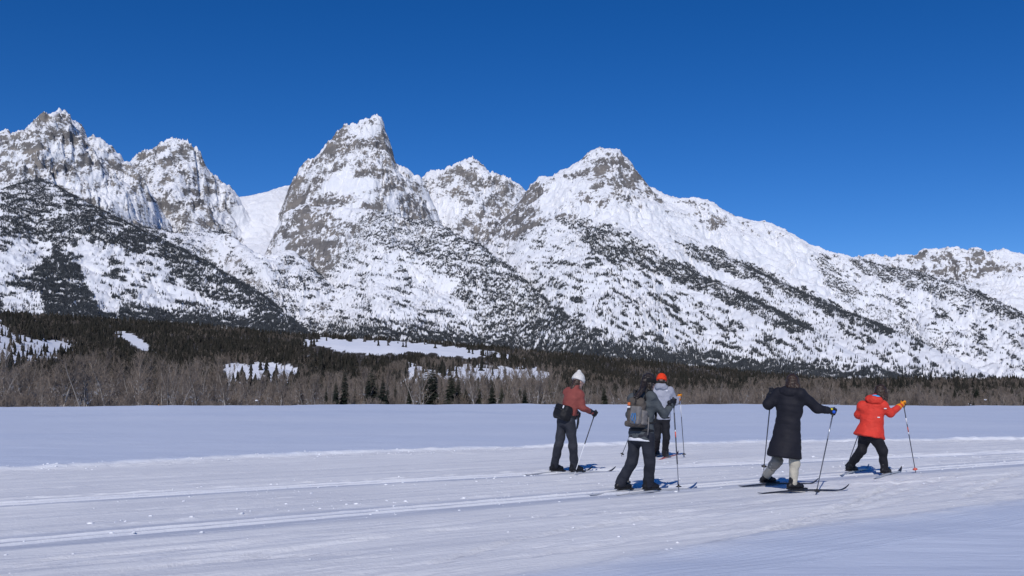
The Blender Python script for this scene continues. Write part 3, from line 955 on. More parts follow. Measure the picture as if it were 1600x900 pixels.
# ------------------------------------------------------------------ trees at the far edge of the snow field
def conifer_mesh(name, seed, levels=34, per=15, rad=0.17, lowest=0.05):
    r_ = np.random.default_rng(seed)
    V, F = [], []
    for k in range(levels):
        f = k / (levels - 1)
        z = lowest + (0.97 - lowest) * f
        L0 = rad * (1 - f) ** 0.8 + 0.010
        for j in range(per if f < 0.8 else 6):
            a = r_.uniform(0, 2 * math.pi)
            L = L0 * r_.uniform(0.55, 1.2)
            dr = np.array([math.cos(a), math.sin(a), 0])
            sd_ = np.array([-math.sin(a), math.cos(a), 0])
            droop = -0.35 * L + r_.normal(0, 0.004)
            w = L * r_.uniform(0.22, 0.36) + 0.004
            p0 = np.array([0, 0, z])
            p1 = p0 + dr * L * 0.55 + np.array([0, 0, droop * 0.3])
            p2 = p0 + dr * L + np.array([0, 0, droop + 0.10 * L])
            b = len(V)
            V += [p0, p1 - sd_ * w + np.array([0, 0, -w * 0.5]), p1 + np.array([0, 0, w * 0.25]), p1 + sd_ * w + np.array([0, 0, -w * 0.5]), p2]
            F += [(b, b + 1, b + 2), (b, b + 2, b + 3), (b + 1, b + 4, b + 2), (b + 2, b + 4, b + 3)]
    cm = np_mesh(name + '_crown', V, F, M['fir'], False)
    n = 6
    tv = [(0.014 * q * math.cos(2 * math.pi * i / n), 0.014 * q * math.sin(2 * math.pi * i / n), z) for z, q in ((-0.03, 1.25), (0.5, 0.6), (0.985, 0.1)) for i in range(n)]
    tf = [(i + k * n, (i + 1) % n + k * n, (i + 1) % n + (k + 1) * n, i + (k + 1) * n) for k in range(2) for i in range(n)]
    return np_mesh(name + '_trunk', tv, tf, M['bark'], True), cm


CON = [conifer_mesh('conifer_a', 101), conifer_mesh('conifer_b', 102, 36, 13, 0.13), conifer_mesh('conifer_c', 103, 30, 16, 0.20, 0.03)]
BAR = []
for k in range(6):
    tm, cm = bare_mesh('bare_tree_%d' % k, 200 + k, nbr=60, ntw=11, spread=0.34, w=0.0045, tw=0.0020, multi=(1, 1, 2, 3, 1, 4)[k])
    cm.materials[0] = M['twig_near']
    BAR.append((tm, cm))
CON_LBL = ['dark middling conifer with even tiers of boughs beyond the snow field', 'slender dark spire of a conifer beyond the snow field', 'dark conifer with wide low skirts beyond the snow field']
BARE_LBL = ['bare cottonwood with one straight trunk', None, 'bare cottonwood forked into two stems', 'bare tree of three leaning stems', None, 'bare low tree of four crowded stems']
BARE_LBL[1] = BARE_LBL[4] = BARE_LBL[0]


def stand(kind, x, y, z, h, var, label, cat, group, wid=1.0):
    e = add('conifer' if kind == 'c' else 'bare_tree', None, None, (float(x), float(y), z - 0.1))
    e.empty_display_size = 0.5
    e.rotation_euler = (0, 0, random.uniform(0, 6.28))
    e.scale = (h * wid, h * wid, h)
    props(e, label, cat, group)
    tm, cm = (CON if kind == 'c' else BAR)[var]
    add('trunk', tm, e)
    add('crown', cm, e)


def plant(kind, px, r, h, var, wid=1.0, label=None):
    x, y, _ = at_r(px, 605, r)
    z = float(valley_z(np.array(x), np.array(y)))
    if kind == 'c':
        stand('c', x, y, z, h, var, label or CON_LBL[var], 'conifer', None if label else 'conifers beyond the snow field: ' + ('even', 'slender', 'wide')[var], wid)
        return
    size = 'tall' if h > 11 else 'middling' if h > 6.5 else 'stunted'
    st_ = BARE_LBL[var].replace('bare ', size + ' bare ', 1)
    stand('b', x, y, z, h, var, st_ + ' beyond the snow field', 'bare tree', 'bare trees at the field edge: ' + st_, wid)


def tall(top, r): return (top_base(r) - top) * r / FPX


def top_base(r): return 605 + (5.2 + HC) * FPX / r


for px, top, w in [(581, 568, 1.0), (598, 586, 0.9), (668, 568, 1.25), (676, 564, 1.0), (705, 576, 1.15), (769, 596, 1.0), (748, 594, .9), (796, 604, .9), (660, 580, .9), (539, 571, 1.0), (575, 577, .9),
                   (488, 597, .9), (1081, 603, 1.2), (1106, 615, 1.1), (1354, 607, .9), (1592, 605, 1.2), (1487, 612, 1), (1545, 614, 1.1), (1420, 620, .9), (1463, 616, 1), (1568, 618, 1.1), (1506, 616, 1),
                   (1475, 618, 1), (1520, 620, 1), (1556, 622, 1.2), (1580, 620, 1.2), (1440, 622, 1), (1531, 618, 1), (1497, 622, 1.1), (845, 590, 1), (858, 584, .9), (944, 596, 1), (820, 600, .9),
                   (1145, 600, .9), (1010, 590, 1), (640, 592, .9), (618, 596, .9), (590, 592, .9), (606, 600, .8), (628, 602, 1), (690, 590, .9), (716, 590, .9), (735, 604, .9), (758, 602, .9), (812, 596, .9), (832, 598, 1), (555, 598, .9), (510, 600, .9), (525, 590, .8), (728, 600, 1), (784, 600, .9), (1410, 618, .9), (1600, 612, 1.1), (1612, 610, 1.1)]:
    r = random.uniform(214, 262) if px < 900 else random.uniform(225, 280)
    plant('c', px, r, tall(top, r), random.choice((0, 1, 2)) if px != 668 else 2, w, 'broadest dark conifer rising highest above the bare trees beyond the snow field' if px == 668 else None)
for k, (pp, h_) in enumerate(BIG_CON):
    v_ = k % 3
    stand('c', pp[0], pp[1], float(pp[2]), h_, v_, ('dark even tiered', 'slender dark', 'wide skirted dark')[v_] + ' conifer in the hill forest behind the bare thicket', 'conifer', 'conifers of the hill forest: ' + ('even', 'slender', 'wide')[v_], 1.1)
rb = np.random.default_rng(31)
for lo, hi, n, t0, t1 in [(-40, 340, 92, 548, 604), (340, 600, 57, 572, 612), (600, 860, 54, 568, 608), (860, 1060, 24, 590, 614), (1060, 1320, 40, 592, 612), (1320, 1470, 22, 598, 618), (1470, 1640, 11, 604, 622)]:
    for k in range(n):
        px = lo + (hi - lo) * (k + rb.uniform(0, 1)) / n
        r = rb.uniform(215, 320)
        plant('b', px, r, max(3.0, tall(rb.uniform(t0, t1), r)), int(rb.integers(0, 6)), rb.uniform(0.8, 1.25))

# low willow brush under the trees
NB = 850
bpx = rb.uniform(-80, 1680, NB)
br = rb.uniform(205, 330, NB)
bx, by, _ = at_r(bpx, 605, br)
bz = valley_z(bx, by) - 0.1
bs = rb.uniform(1.6, 4.6, NB) * np.where((bpx > 1060) & (bpx < 1460), 1.25, 1.0) * np.where(bpx < 560, 1.15, 1)
wl = []
for k in range(3):
    tm, cm = bare_mesh('willow_%d' % k, 300 + k, nbr=42, ntw=8, spread=0.55, w=0.010, tw=0.007, multi=6)
    bm = bmesh.new(); bm.from_mesh(tm); bm.from_mesh(cm)
    jm = bpy.data.meshes.new('willow'); bm.to_mesh(jm); bm.free()
    jm.materials.append(M['twig_near'])
    wl.append(bpy.data.objects.new('willow', jm))
scatter('willow_brush', np.stack([bx, by, bz], -1), bs, rb.uniform(0, 6.3, NB), rb.integers(0, 3, NB), wl, 'tangled bare willow brush along the edge of the snow field')

NL = 900                                                  # snow pillows caught in the brush
lpx = rb.uniform(-60, 1660, NL); lpx = np.where(rb.random(NL) < 0.5, rb.uniform(-60, 620, NL), lpx)
lr = rb.uniform(222, 300, NL)
lx, ly, _ = at_r(lpx, 605, lr)
lz = valley_z(lx, ly) + np.abs(rb.normal(0.3, 1.2, NL))
lo_ = []
for k in range(3):
    bm = bmesh.new(); bmesh.ops.create_icosphere(bm, subdivisions=2, radius=1.0)
    for v in bm.verts: v.co = v.co * rb.uniform(0.75, 1.2); v.co.z *= 0.55; v.co.x *= 1.35
    me = bpy.data.meshes.new('snow_pillow'); bm.to_mesh(me); bm.free(); me.materials.append(M['snowlump'])
    lo_.append(bpy.data.objects.new('snow_pillow', me))
scatter('snow_pillows', np.stack([lx, ly, lz], -1), np.clip(rb.lognormal(-1.75, 0.45, NL), 0.06, 0.34), rb.uniform(0, 6.3, NL), rb.integers(0, 3, NL), lo_, 'pillows of snow caught in the bare brush at the field edge')

# ------------------------------------------------------------------ implicit surfaces for people and their gear
def nrm(v):
    v = np.asarray(v, float)
    return v / (np.linalg.norm(v) + 1e-12)


def cone(a, b, ra, rb):
    a, b = np.asarray(a, float), np.asarray(b, float)

    def f(X, Y, Z):
        d = b - a
        t = np.clip(((X - a[0]) * d[0] + (Y - a[1]) * d[1] + (Z - a[2]) * d[2]) / (d @ d + 1e-12), 0, 1)
        return np.sqrt((X - a[0] - t * d[0]) ** 2 + (Y - a[1] - t * d[1]) ** 2 + (Z - a[2] - t * d[2]) ** 2) - (ra + (rb - ra) * t)
    f.bb = (np.minimum(a - ra, b - rb), np.maximum(a + ra, b + rb))
    return f


def ell(c, fr, rad):
    """ellipsoid: centre, frame (R, F, U), radii"""
    c, fr, rad = np.asarray(c, float), np.array(fr, float), np.asarray(rad, float)

    def f(X, Y, Z):
        x, y, z = X - c[0], Y - c[1], Z - c[2]
        q = [(x * fr[i][0] + y * fr[i][1] + z * fr[i][2]) / rad[i] for i in range(3)]
        k = np.sqrt(q[0] ** 2 + q[1] ** 2 + q[2] ** 2)
        return (k - 1) * rad.min()
    m = rad.max()
    f.bb = (c - m, c + m)
    return f


def rbox(c, fr, half, rr):
    c, fr, half = np.asarray(c, float), np.array(fr, float), np.asarray(half, float)

    def f(X, Y, Z):
        x, y, z = X - c[0], Y - c[1], Z - c[2]
        q = [np.abs(x * fr[i][0] + y * fr[i][1] + z * fr[i][2]) - half[i] + rr for i in range(3)]
        return np.sqrt(sum(np.maximum(a, 0) ** 2 for a in q)) + np.minimum(np.maximum(np.maximum(q[0], q[1]), q[2]), 0) - rr
    m = np.linalg.norm(half)
    f.bb = (c - m, c + m)
    return f


def loft(o, fr, st, k=0.03, quilt=0.0, pitch=0.07):
    """elliptic tube along U; stations (u, centre_r, centre_f, half width, half depth)"""
    o, fr, st = np.asarray(o, float), np.array(fr, float), np.array(st, float)

    def f(X, Y, Z):
        x, y, z = X - o[0], Y - o[1], Z - o[2]
        r, q, u = [x * fr[i][0] + y * fr[i][1] + z * fr[i][2] for i in range(3)]
        g = lambda c: np.interp(u, st[:, 0], st[:, c])
        w, d = g(3), g(4)
        if quilt: w, d = [v + quilt * (np.abs(np.sin(math.pi * u / pitch)) ** 0.6 - 0.6) for v in (w, d)]
        rad = np.sqrt(((r - g(1)) / w) ** 2 + ((q - g(2)) / d) ** 2)
        a = (rad - 1) * np.minimum(w, d)
        b = np.maximum(st[0, 0] - u, u - st[-1, 0])
        h = np.clip(0.5 - 0.5 * (b - a) / k, 0, 1)
        return b + (a - b) * h + k * h * (1 - h)
    m = st[:, 3:].max() + np.abs(st[:, 1:3]).max() + 0.03
    p0, p1 = o + fr[2] * st[0, 0], o + fr[2] * st[-1, 0]
    f.bb = (np.minimum(p0, p1) - m, np.maximum(p0, p1) + m)
    return f


def union(fs, k=0.03):
    def f(X, Y, Z):
        d = fs[0](X, Y, Z)
        for g in fs[1:]:
            e = g(X, Y, Z)
            h = np.clip(0.5 + 0.5 * (e - d) / k, 0, 1)
            d = e + (d - e) * h - k * h * (1 - h)
        return d
    f.bb = (np.min([g.bb[0] for g in fs], 0), np.max([g.bb[1] for g in fs], 0))
    return f


def minus(f, g, k=0.01):
    def q(X, Y, Z):
        a, b = f(X, Y, Z), -g(X, Y, Z)
        h = np.clip(0.5 - 0.5 * (b - a) / k, 0, 1)
        return b + (a - b) * h + k * h * (1 - h)
    q.bb = f.bb
    return q


def above(f, p, n):
    """keep what lies on the side of n"""
    p, n = np.asarray(p, float), nrm(n)

    def q(X, Y, Z): return np.maximum(f(X, Y, Z), -((X - p[0]) * n[0] + (Y - p[1]) * n[1] + (Z - p[2]) * n[2]))
    q.bb = f.bb
    return q


def wrinkle(f, amp, size, seed, stretch=(1, 1, 1.8)):
    r_ = np.random.default_rng(seed)
    ks = r_.normal(0, 1, (7, 3)) * np.array(stretch)
    ks = ks / np.linalg.norm(ks, axis=1, keepdims=True) * (2 * math.pi / size) * r_.uniform(0.6, 1.5, (7, 1))
    ph = r_.uniform(0, 6.28, 7)

    def q(X, Y, Z):
        w = sum(np.sin(k[0] * X + k[1] * Y + k[2] * Z + p + 0.9 * np.sin(k[1] * X * 0.7 - k[0] * Z * 0.6)) for k, p in zip(ks, ph)) / 3.0
        return f(X, Y, Z) + amp * w
    q.bb = f.bb
    return q


def surf(name, f, h, mat, origin, parent=None, pad=0.03):
    lo, hi = f.bb[0] - pad, f.bb[1] + pad
    n = np.ceil((hi - lo) / h).astype(int) + 1
    ax = [lo[i] + h * np.arange(n[i]) for i in range(3)]
    D = f(ax[0][:, None, None], ax[1][None, :, None], ax[2][None, None, :])
    D = np.ascontiguousarray(np.broadcast_to(D, n))
    ins = D < 0
    cn = n - 1
    acc, cnt = np.zeros((*cn, 3)), np.zeros(cn)
    sl = lambda b, a: slice(b, n[a] - 1 + b)
    for a in range(3):
        o1, o2 = [(1, 2), (0, 2), (0, 1)][a]
        for b1 in (0, 1):
            for b2 in (0, 1):
                i0, i1 = [None] * 3, [None] * 3
                i0[a], i1[a] = sl(0, a), sl(1, a)
                i0[o1] = i1[o1] = sl(b1, o1)
                i0[o2] = i1[o2] = sl(b2, o2)
                d0, d1 = D[tuple(i0)], D[tuple(i1)]
                cr = (d0 < 0) != (d1 < 0)
                t = np.where(cr, d0 / np.where(cr, d0 - d1, 1), 0)
                off = np.zeros(3); off[o1], off[o2] = b1, b2
                for c in range(3):
                    acc[..., c] += np.where(cr, (t if c == a else off[c]), 0)
                cnt += cr
    act = cnt > 0
    vid = np.full(cn, -1, np.int64)
    vid[act] = np.arange(act.sum())
    cell = np.argwhere(act)
    V = lo + h * (cell + acc[act] / cnt[act][:, None])
    Q = []
    for a in range(3):
        o1, o2 = [(1, 2), (2, 0), (0, 1)][a]
        i0, i1 = [slice(1, n[j] - 1) for j in range(3)], [slice(1, n[j] - 1) for j in range(3)]
        i0[a], i1[a] = slice(0, n[a] - 1), slice(1, n[a])
        s0, s1 = ins[tuple(i0)], ins[tuple(i1)]
        for flip in (False, True):
            e = np.argwhere(s0 & ~s1 if not flip else ~s0 & s1)
            if not len(e): continue
            e = e + 1
            e[:, a] -= 1
            d1_, d2_ = np.zeros(3, int), np.zeros(3, int)
            d1_[o1], d2_[o2] = 1, 1
            q = [e - d1_ - d2_, e - d2_, e, e - d1_]
            ids = [vid[w[:, 0], w[:, 1], w[:, 2]] for w in q]
            if flip: ids = ids[::-1]
            Q.append(np.stack(ids, -1))
    Q = np.concatenate(Q)
    me = np_mesh(name, V - np.asarray(origin), Q, mat, True)
    return add(name, me, parent, None if parent else origin)


def tubes(name, segs, mat, origin, parent=None, n=10):
    """list of (points, radii) joined in one mesh"""
    V, F = [], []
    for pts, rad in segs:
        pts = np.array(pts, float)
        if np.isscalar(rad): rad = [rad] * len(pts)
        b = len(V)
        for i, p in enumerate(pts):
            d = nrm(pts[min(i + 1, len(pts) - 1)] - pts[max(i - 1, 0)])
            u = nrm(np.cross(d, (0.31, 0.94, 0.12))); v = np.cross(d, u)
            for j in range(n):
                a = 2 * math.pi * j / n
                V.append(p + rad[i] * (math.cos(a) * u + math.sin(a) * v))
        for i in range(len(pts) - 1):
            for j in range(n):
                F.append((b + i * n + j, b + i * n + (j + 1) % n, b + (i + 1) * n + (j + 1) % n, b + (i + 1) * n + j))
        for e, p in ((0, pts[0]), (len(pts) - 1, pts[-1])):
            V.append(p); c = len(V) - 1
            for j in range(n):
                a_, b_ = b + e * n + j, b + e * n + (j + 1) % n
                F.append((c, b_, a_, a_) if e == 0 else (c, a_, b_, b_))
    bm = bmesh.new()
    vs_ = [bm.verts.new(np.asarray(v) - origin) for v in V]
    for q in F:
        q = list(dict.fromkeys(q))
        try: bm.faces.new([vs_[i] for i in q]).smooth = True
        except ValueError: pass
    me = bpy.data.meshes.new(name); bm.to_mesh(me); bm.free()
    me.materials.append(mat)
    return add(name, me, parent, None if parent else origin)


# ------------------------------------------------------------------ clothing materials
def mat_cloth(name, col, rough=0.75, fold=0.5, var=0.14, spec=0.25, scale=11.0, sheen=0.0):
    t = NT(name)
    p = t.coord('Object')
    c = t.ramp(t.noise(p, 7.0, 5, 0.6), [(0.3, tuple(x * (1 - var) for x in col)), (0.7, tuple(min(1, x * (1 + var)) for x in col))])
    f = t.noise(t.coord('Object', (1, 1, 1.7)), scale, 4, 0.6)
    w = t.noise(p, 160.0, 2, 0.5)
    nb = t.bump(w, 0.12, 0.003, t.bump(f, fold, 0.03))
    m = t.out(c, rough, nb, spec)
    t.b.inputs['Sheen Weight'].default_value = sheen
    return m


def mat_hair(name, col):
    t = NT(name)
    n = t.noise(t.coord('Object', (60, 60, 7)), 1.0, 4, 0.6)
    c = t.ramp(n, [(0.3, tuple(x * 0.5 for x in col)), (0.7, tuple(x * 1.7 for x in col))])
    return t.out(c, 0.45, t.bump(n, 0.6, 0.012), 0.4)


C = {k: mat_cloth(k, *v) for k, v in {
    'rust_shell': ((0.24, 0.062, 0.052),), 'charcoal_softshell': ((0.030, 0.032, 0.042),), 'slate_fleece': ((0.070, 0.080, 0.088), 0.85, 0.6), 'navy_softshell': ((0.022, 0.024, 0.034),),
    'pale_grey_shell': ((0.33, 0.34, 0.40),), 'black_trousers': ((0.014, 0.014, 0.018),), 'black_down': ((0.014, 0.014, 0.020), 0.7, 0.35, 0.1, 0.2), 'beige_trousers': ((0.50, 0.46, 0.375),),
    'grey_gaiter': ((0.22, 0.21, 0.19),), 'red_shell': ((0.64, 0.045, 0.028), 0.65, 0.9), 'blue_lining': ((0.03, 0.38, 0.72), 0.6), 'white_knit': ((0.72, 0.70, 0.67), 0.95, 0.9, 0.1, 0.1, 40.0),
    'orange_knit': ((0.85, 0.062, 0.022), 0.95, 0.9, 0.1, 0.1, 40.0), 'black_glove': ((0.015, 0.016, 0.022), 0.6), 'orange_glove': ((0.80, 0.28, 0.015), 0.65), 'boot_black': ((0.013, 0.013, 0.016), 0.45, 0.2),
    'pack_black': ((0.012, 0.012, 0.014), 0.6), 'pack_taupe': ((0.095, 0.080, 0.068), 0.7), 'pack_grey': ((0.17, 0.16, 0.155), 0.7), 'strap_black': ((0.015, 0.015, 0.018), 0.6), 'cord_blue': ((0.06, 0.20, 0.45), 0.6),
    'patch_orange': ((0.65, 0.16, 0.05), 0.7), 'white_cotton': ((0.75, 0.75, 0.78), 0.9), 'black_fleece': ((0.012, 0.012, 0.014), 0.95), 'glove_yellow': ((0.75, 0.65, 0.04), 0.6), 'glove_blue': ((0.02, 0.10, 0.55), 0.6)}.items()}
C['skin'] = mat_plain('skin', (0.55, 0.33, 0.25), 0.5, 0.10, 12.0, 0.1, 60.0, 0.4)
C['eye'] = mat_plain('eye', (0.05, 0.035, 0.03), 0.1, 0.1, 5.0, spec=0.6)
C['hair_dark'] = mat_hair('dark_hair', (0.020, 0.014, 0.012))
C['hair_brown'] = mat_hair('brown_hair', (0.036, 0.020, 0.013))
C['alu'] = mat_plain('pole_alloy', (0.45, 0.46, 0.50), 0.35, 0.1, 5.0, spec=0.5, metal=0.8)
C['pole_dark'] = mat_plain('pole_dark', (0.05, 0.055, 0.075), 0.4, 0.15, 5.0, spec=0.5)
C['pole_white'] = mat_plain('pole_white', (0.78, 0.79, 0.82), 0.4, 0.05, 5.0, spec=0.5)
C['pole_red'] = mat_plain('pole_red', (0.65, 0.10, 0.06), 0.4, 0.1, 5.0, spec=0.5)
C['plastic'] = mat_plain('black_plastic', (0.015, 0.015, 0.017), 0.4, 0.1, 5.0, spec=0.5)
C['ski_dark'] = mat_plain('ski_dark', (0.022, 0.022, 0.028), 0.35, 0.2, 3.0, spec=0.5)
C['ski_blue'] = mat_plain('ski_blue', (0.03, 0.08, 0.22), 0.3, 0.15, 3.0, spec=0.5)
C['ski_silver'] = mat_plain('ski_silver', (0.42, 0.43, 0.46), 0.35, 0.1, 3.0, spec=0.5)
C['ski_red'] = mat_plain('ski_red', (0.45, 0.05, 0.04), 0.35, 0.1, 3.0, spec=0.5)
UP = np.array([0, 0, 1.0])


def hand_sdf(c, axis, fore, side, r=0.011, grow=0.0):
    """gloved hand closed round a pole: palm, four curled fingers, thumb"""
    a = nrm(axis)                                        # pole direction, pointing up
    f = nrm(fore - a * (np.asarray(fore) @ a))           # forearm direction across the pole
    s = np.cross(a, f) * side                            # palm side -> finger wrap direction
    R0 = 0.020 + r
    fs = [ell(c - f * 0.030 - s * 0.006, (a, s, f), (0.046 + grow, 0.024 + grow, 0.042 + grow)), cone(c - f * 0.045, c - f * 0.10, 0.030 + grow, 0.032 + grow)]
    fing = []
    for i, (L, q) in enumerate(((1.0, r), (1.08, r * 1.05), (1.0, r), (0.8, r * 0.88))):
        off = a * (0.033 - 0.0215 * i)
        ang = np.radians(np.linspace(200, 200 - 235 * L, 6))
        pts = [c + off + (np.cos(g) * f + np.sin(g) * -s * -1.0) * R0 for g in ang]
        fing += [cone(pts[j], pts[j + 1], q + grow, q * 0.95 + grow) for j in range(5)]
    th = [c - f * 0.035 + a * 0.026, c - f * 0.012 + a * 0.040 - s * 0.026, c + f * 0.014 + a * 0.034 - s * 0.030, c + f * 0.030 + a * 0.028 - s * 0.018]
    fing += [cone(th[j], th[j + 1], r * 1.2 + grow, r * 1.05 + grow) for j in range(3)]
    return union(fs + fing, 0.007)


def face_sdf(c, fr):
    R, F, U = fr
    fs = [ell(c + U * 0.02 - F * 0.008, fr, (0.074, 0.094, 0.098)), ell(c - U * 0.045 + F * 0.018, fr, (0.056, 0.066, 0.066)),
          cone(c + F * 0.085 + U * 0.012, c + F * 0.106 - U * 0.022, 0.008, 0.012),                       # nose
          cone(c + F * 0.078 + U * 0.030 - R * 0.035, c + F * 0.078 + U * 0.030 + R * 0.035, 0.011, 0.011),  # brow
          cone(c + F * 0.078 - U * 0.052 - R * 0.018, c + F * 0.078 - U * 0.052 + R * 0.018, 0.009, 0.009),  # lips
          ell(c + F * 0.066 - U * 0.090, fr, (0.024, 0.020, 0.018))]
    for s in (-1, 1):
        fs.append(ell(c + R * 0.076 * s - F * 0.012 - U * 0.005, fr, (0.010, 0.020, 0.030)))             # ears
        fs.append(ell(c + R * 0.038 * s + F * 0.062 - U * 0.02, fr, (0.022, 0.020, 0.022)))              # cheeks
    f = union(fs, 0.016)
    for s in (-1, 1):
        f = minus(f, ell(c + R * 0.032 * s + F * 0.098 + U * 0.010, fr, (0.016, 0.014, 0.010)), 0.010)
    f = minus(f, cone(c + F * 0.092 - U * 0.054 - R * 0.018, c + F * 0.092 - U * 0.054 + R * 0.018, 0.003, 0.003), 0.004)
    return f


def locks(hc, hf, n, length, spread, seed, back=(100, 260), r0=0.020):
    """loose strands hanging from the back and sides of the head"""
    r_ = np.random.default_rng(seed)
    out = []
    for k in range(n):
        a = math.radians(r_.uniform(*back))
        dv = hf[0] * math.sin(a) + hf[1] * math.cos(a)
        p0 = hc + dv * 0.075 - hf[2] * r_.uniform(-0.03, 0.03)
        L = length * r_.uniform(0.7, 1.2)
        p1 = p0 + dv * spread * 0.5 - hf[2] * L * 0.6 + r_.normal(0, 0.008, 3)
        p2 = p1 + dv * spread * r_.uniform(0.2, 1.0) - hf[2] * L * 0.4 + r_.normal(0, 0.012, 3)
        out += [cone(p0, p1, r0 * 1.2, r0), cone(p1, p2, r0, r0 * 0.3)]
    return out


def frame_from(right, up):
    U = nrm(up)
    R = nrm(np.asarray(right) - U * (np.asarray(right) @ U))
    return R, np.cross(U, R), U


def heading(deg, pitch=0.0, roll=0.0):
    a, p = math.radians(deg), math.radians(pitch)
    F = np.array([math.cos(a) * math.cos(p), math.sin(a) * math.cos(p), math.sin(p)])
    R = nrm(np.cross(F, UP))
    U = np.cross(R, F)
    q = math.radians(roll)
    return R * math.cos(q) + U * math.sin(q), F, U * math.cos(q) - R * math.sin(q)


def make_pole(top, tip, label, mats, origin=None, basket=0.09, mark=None):
    top, tip = np.asarray(top, float), np.asarray(tip, float)
    d = nrm(tip - top)
    L = np.linalg.norm(tip - top)
    e = add('ski_pole', None, None, tip)
    e.empty_display_size = 0.1
    props(e, label, 'ski pole')
    P = lambda u: top + d * u
    tubes('shaft', [([P(0.10), P(L * 0.55), P(L - 0.03)], [0.0085, 0.0078, 0.006])], C[mats[0]], tip, e, 8)
    if mark:
        for u0, u1, m in mark: tubes('shaft_band', [([P(L * u0), P(L * u1)], 0.0093)], C[m], tip, e, 8)
    tubes('grip', [([P(-0.005), P(0.015), P(0.06), P(0.12), P(0.15)], [0.012, 0.018, 0.0135, 0.014, 0.010])], C['plastic'], tip, e, 10)
    u = nrm(np.cross(d, (0.5, 0.8, 0.1)))
    v = np.cross(d, u)
    loop = [P(0.03 + 0.09 * math.sin(g) ** 2) + u * 0.035 * math.sin(2 * g) + v * 0.012 for g in np.linspace(0.1, math.pi - 0.1, 9)]
    tubes('strap', [(loop, 0.005)], C['strap_black'], tip, e, 5)
    b0 = L - basket
    tubes('basket', [([P(b0 - 0.03), P(b0 - 0.012), P(b0), P(b0 + 0.006)], [0.009, 0.014, 0.042, 0.040])], C[mats[1]], tip, e, 12)
    tubes('tip', [([P(L - 0.04), P(L - 0.01), P(L)], [0.006, 0.004, 0.0015])], C['alu'], tip, e, 6)
    return e


def make_ski(tail, tip, boot, label, mat, tipmat=None, z=0.0, w=0.026, side=0):
    tail, tip = np.array([tail[0], tail[1], z]), np.array([tip[0], tip[1], z])
    L = np.linalg.norm(tip - tail)
    d = nrm(tip - tail)
    n_ = np.array([-d[1], d[0], 0])
    st = np.concatenate([np.linspace(0, 0.86, 18), np.linspace(0.88, 1.0, 12)])

    def prof(u):
        zz = 0.010 * math.sin(math.pi * min(u / 0.86, 1)) + (0.0 if u < 0.88 else 0.075 * ((u - 0.88) / 0.12) ** 2)
        zz += 0.012 * max(0, (0.05 - u) / 0.05)
        ww = w * (1 - 0.14 * math.sin(math.pi * np.clip(u / 0.88, 0, 1)))
        if u > 0.90: ww *= max(0.18, 1 - ((u - 0.90) / 0.10) ** 2 * 0.85)
        if u < 0.02: ww *= 0.8
        th = 0.007 + 0.017 * max(0, math.sin(math.pi * np.clip((u - 0.02) / 0.9, 0, 1)))
        return zz, ww, th

    def strip(sts, grow=0.0):
        V, F = [], []
        for u in sts:
            zz, ww, th = prof(u)
            c = tail + d * L * u + UP * zz
            V += [c - n_ * (ww + grow), c + n_ * (ww + grow), c + n_ * (ww * 0.86 + grow) + UP * (th + grow), c - n_ * (ww * 0.86 + grow) + UP * (th + grow)]
        for i in range(len(sts) - 1):
            for j in range(4):
                F.append((4 * i + j, 4 * i + (j + 1) % 4, 4 * i + 4 + (j + 1) % 4, 4 * i + 4 + j))
        F += [(3, 2, 1, 0), tuple(4 * (len(sts) - 1) + j for j in range(4))]
        return V, F
    org = tail
    V, F = strip(st)
    o = props(add('ski', np_mesh('ski', np.array(V) - org, F, C[mat], False), None, org), label, 'ski')
    if tipmat:
        V, F = strip(np.linspace(0.89, 0.998, 9), 0.0025)
        add('tip', np_mesh('tip', np.array(V) - org, F, C[tipmat], False), o)
    b = np.array([boot[0], boot[1], z]) + UP * 0.034
    fr = (n_, d, UP)
    surf('binding', union([rbox(b + d * 0.135, fr, (0.028, 0.045, 0.014), 0.008), rbox(b - d * 0.02, fr, (0.020, 0.11, 0.007), 0.004)], 0.01), 0.006, C['plastic'], org, o, 0.02)
    return o


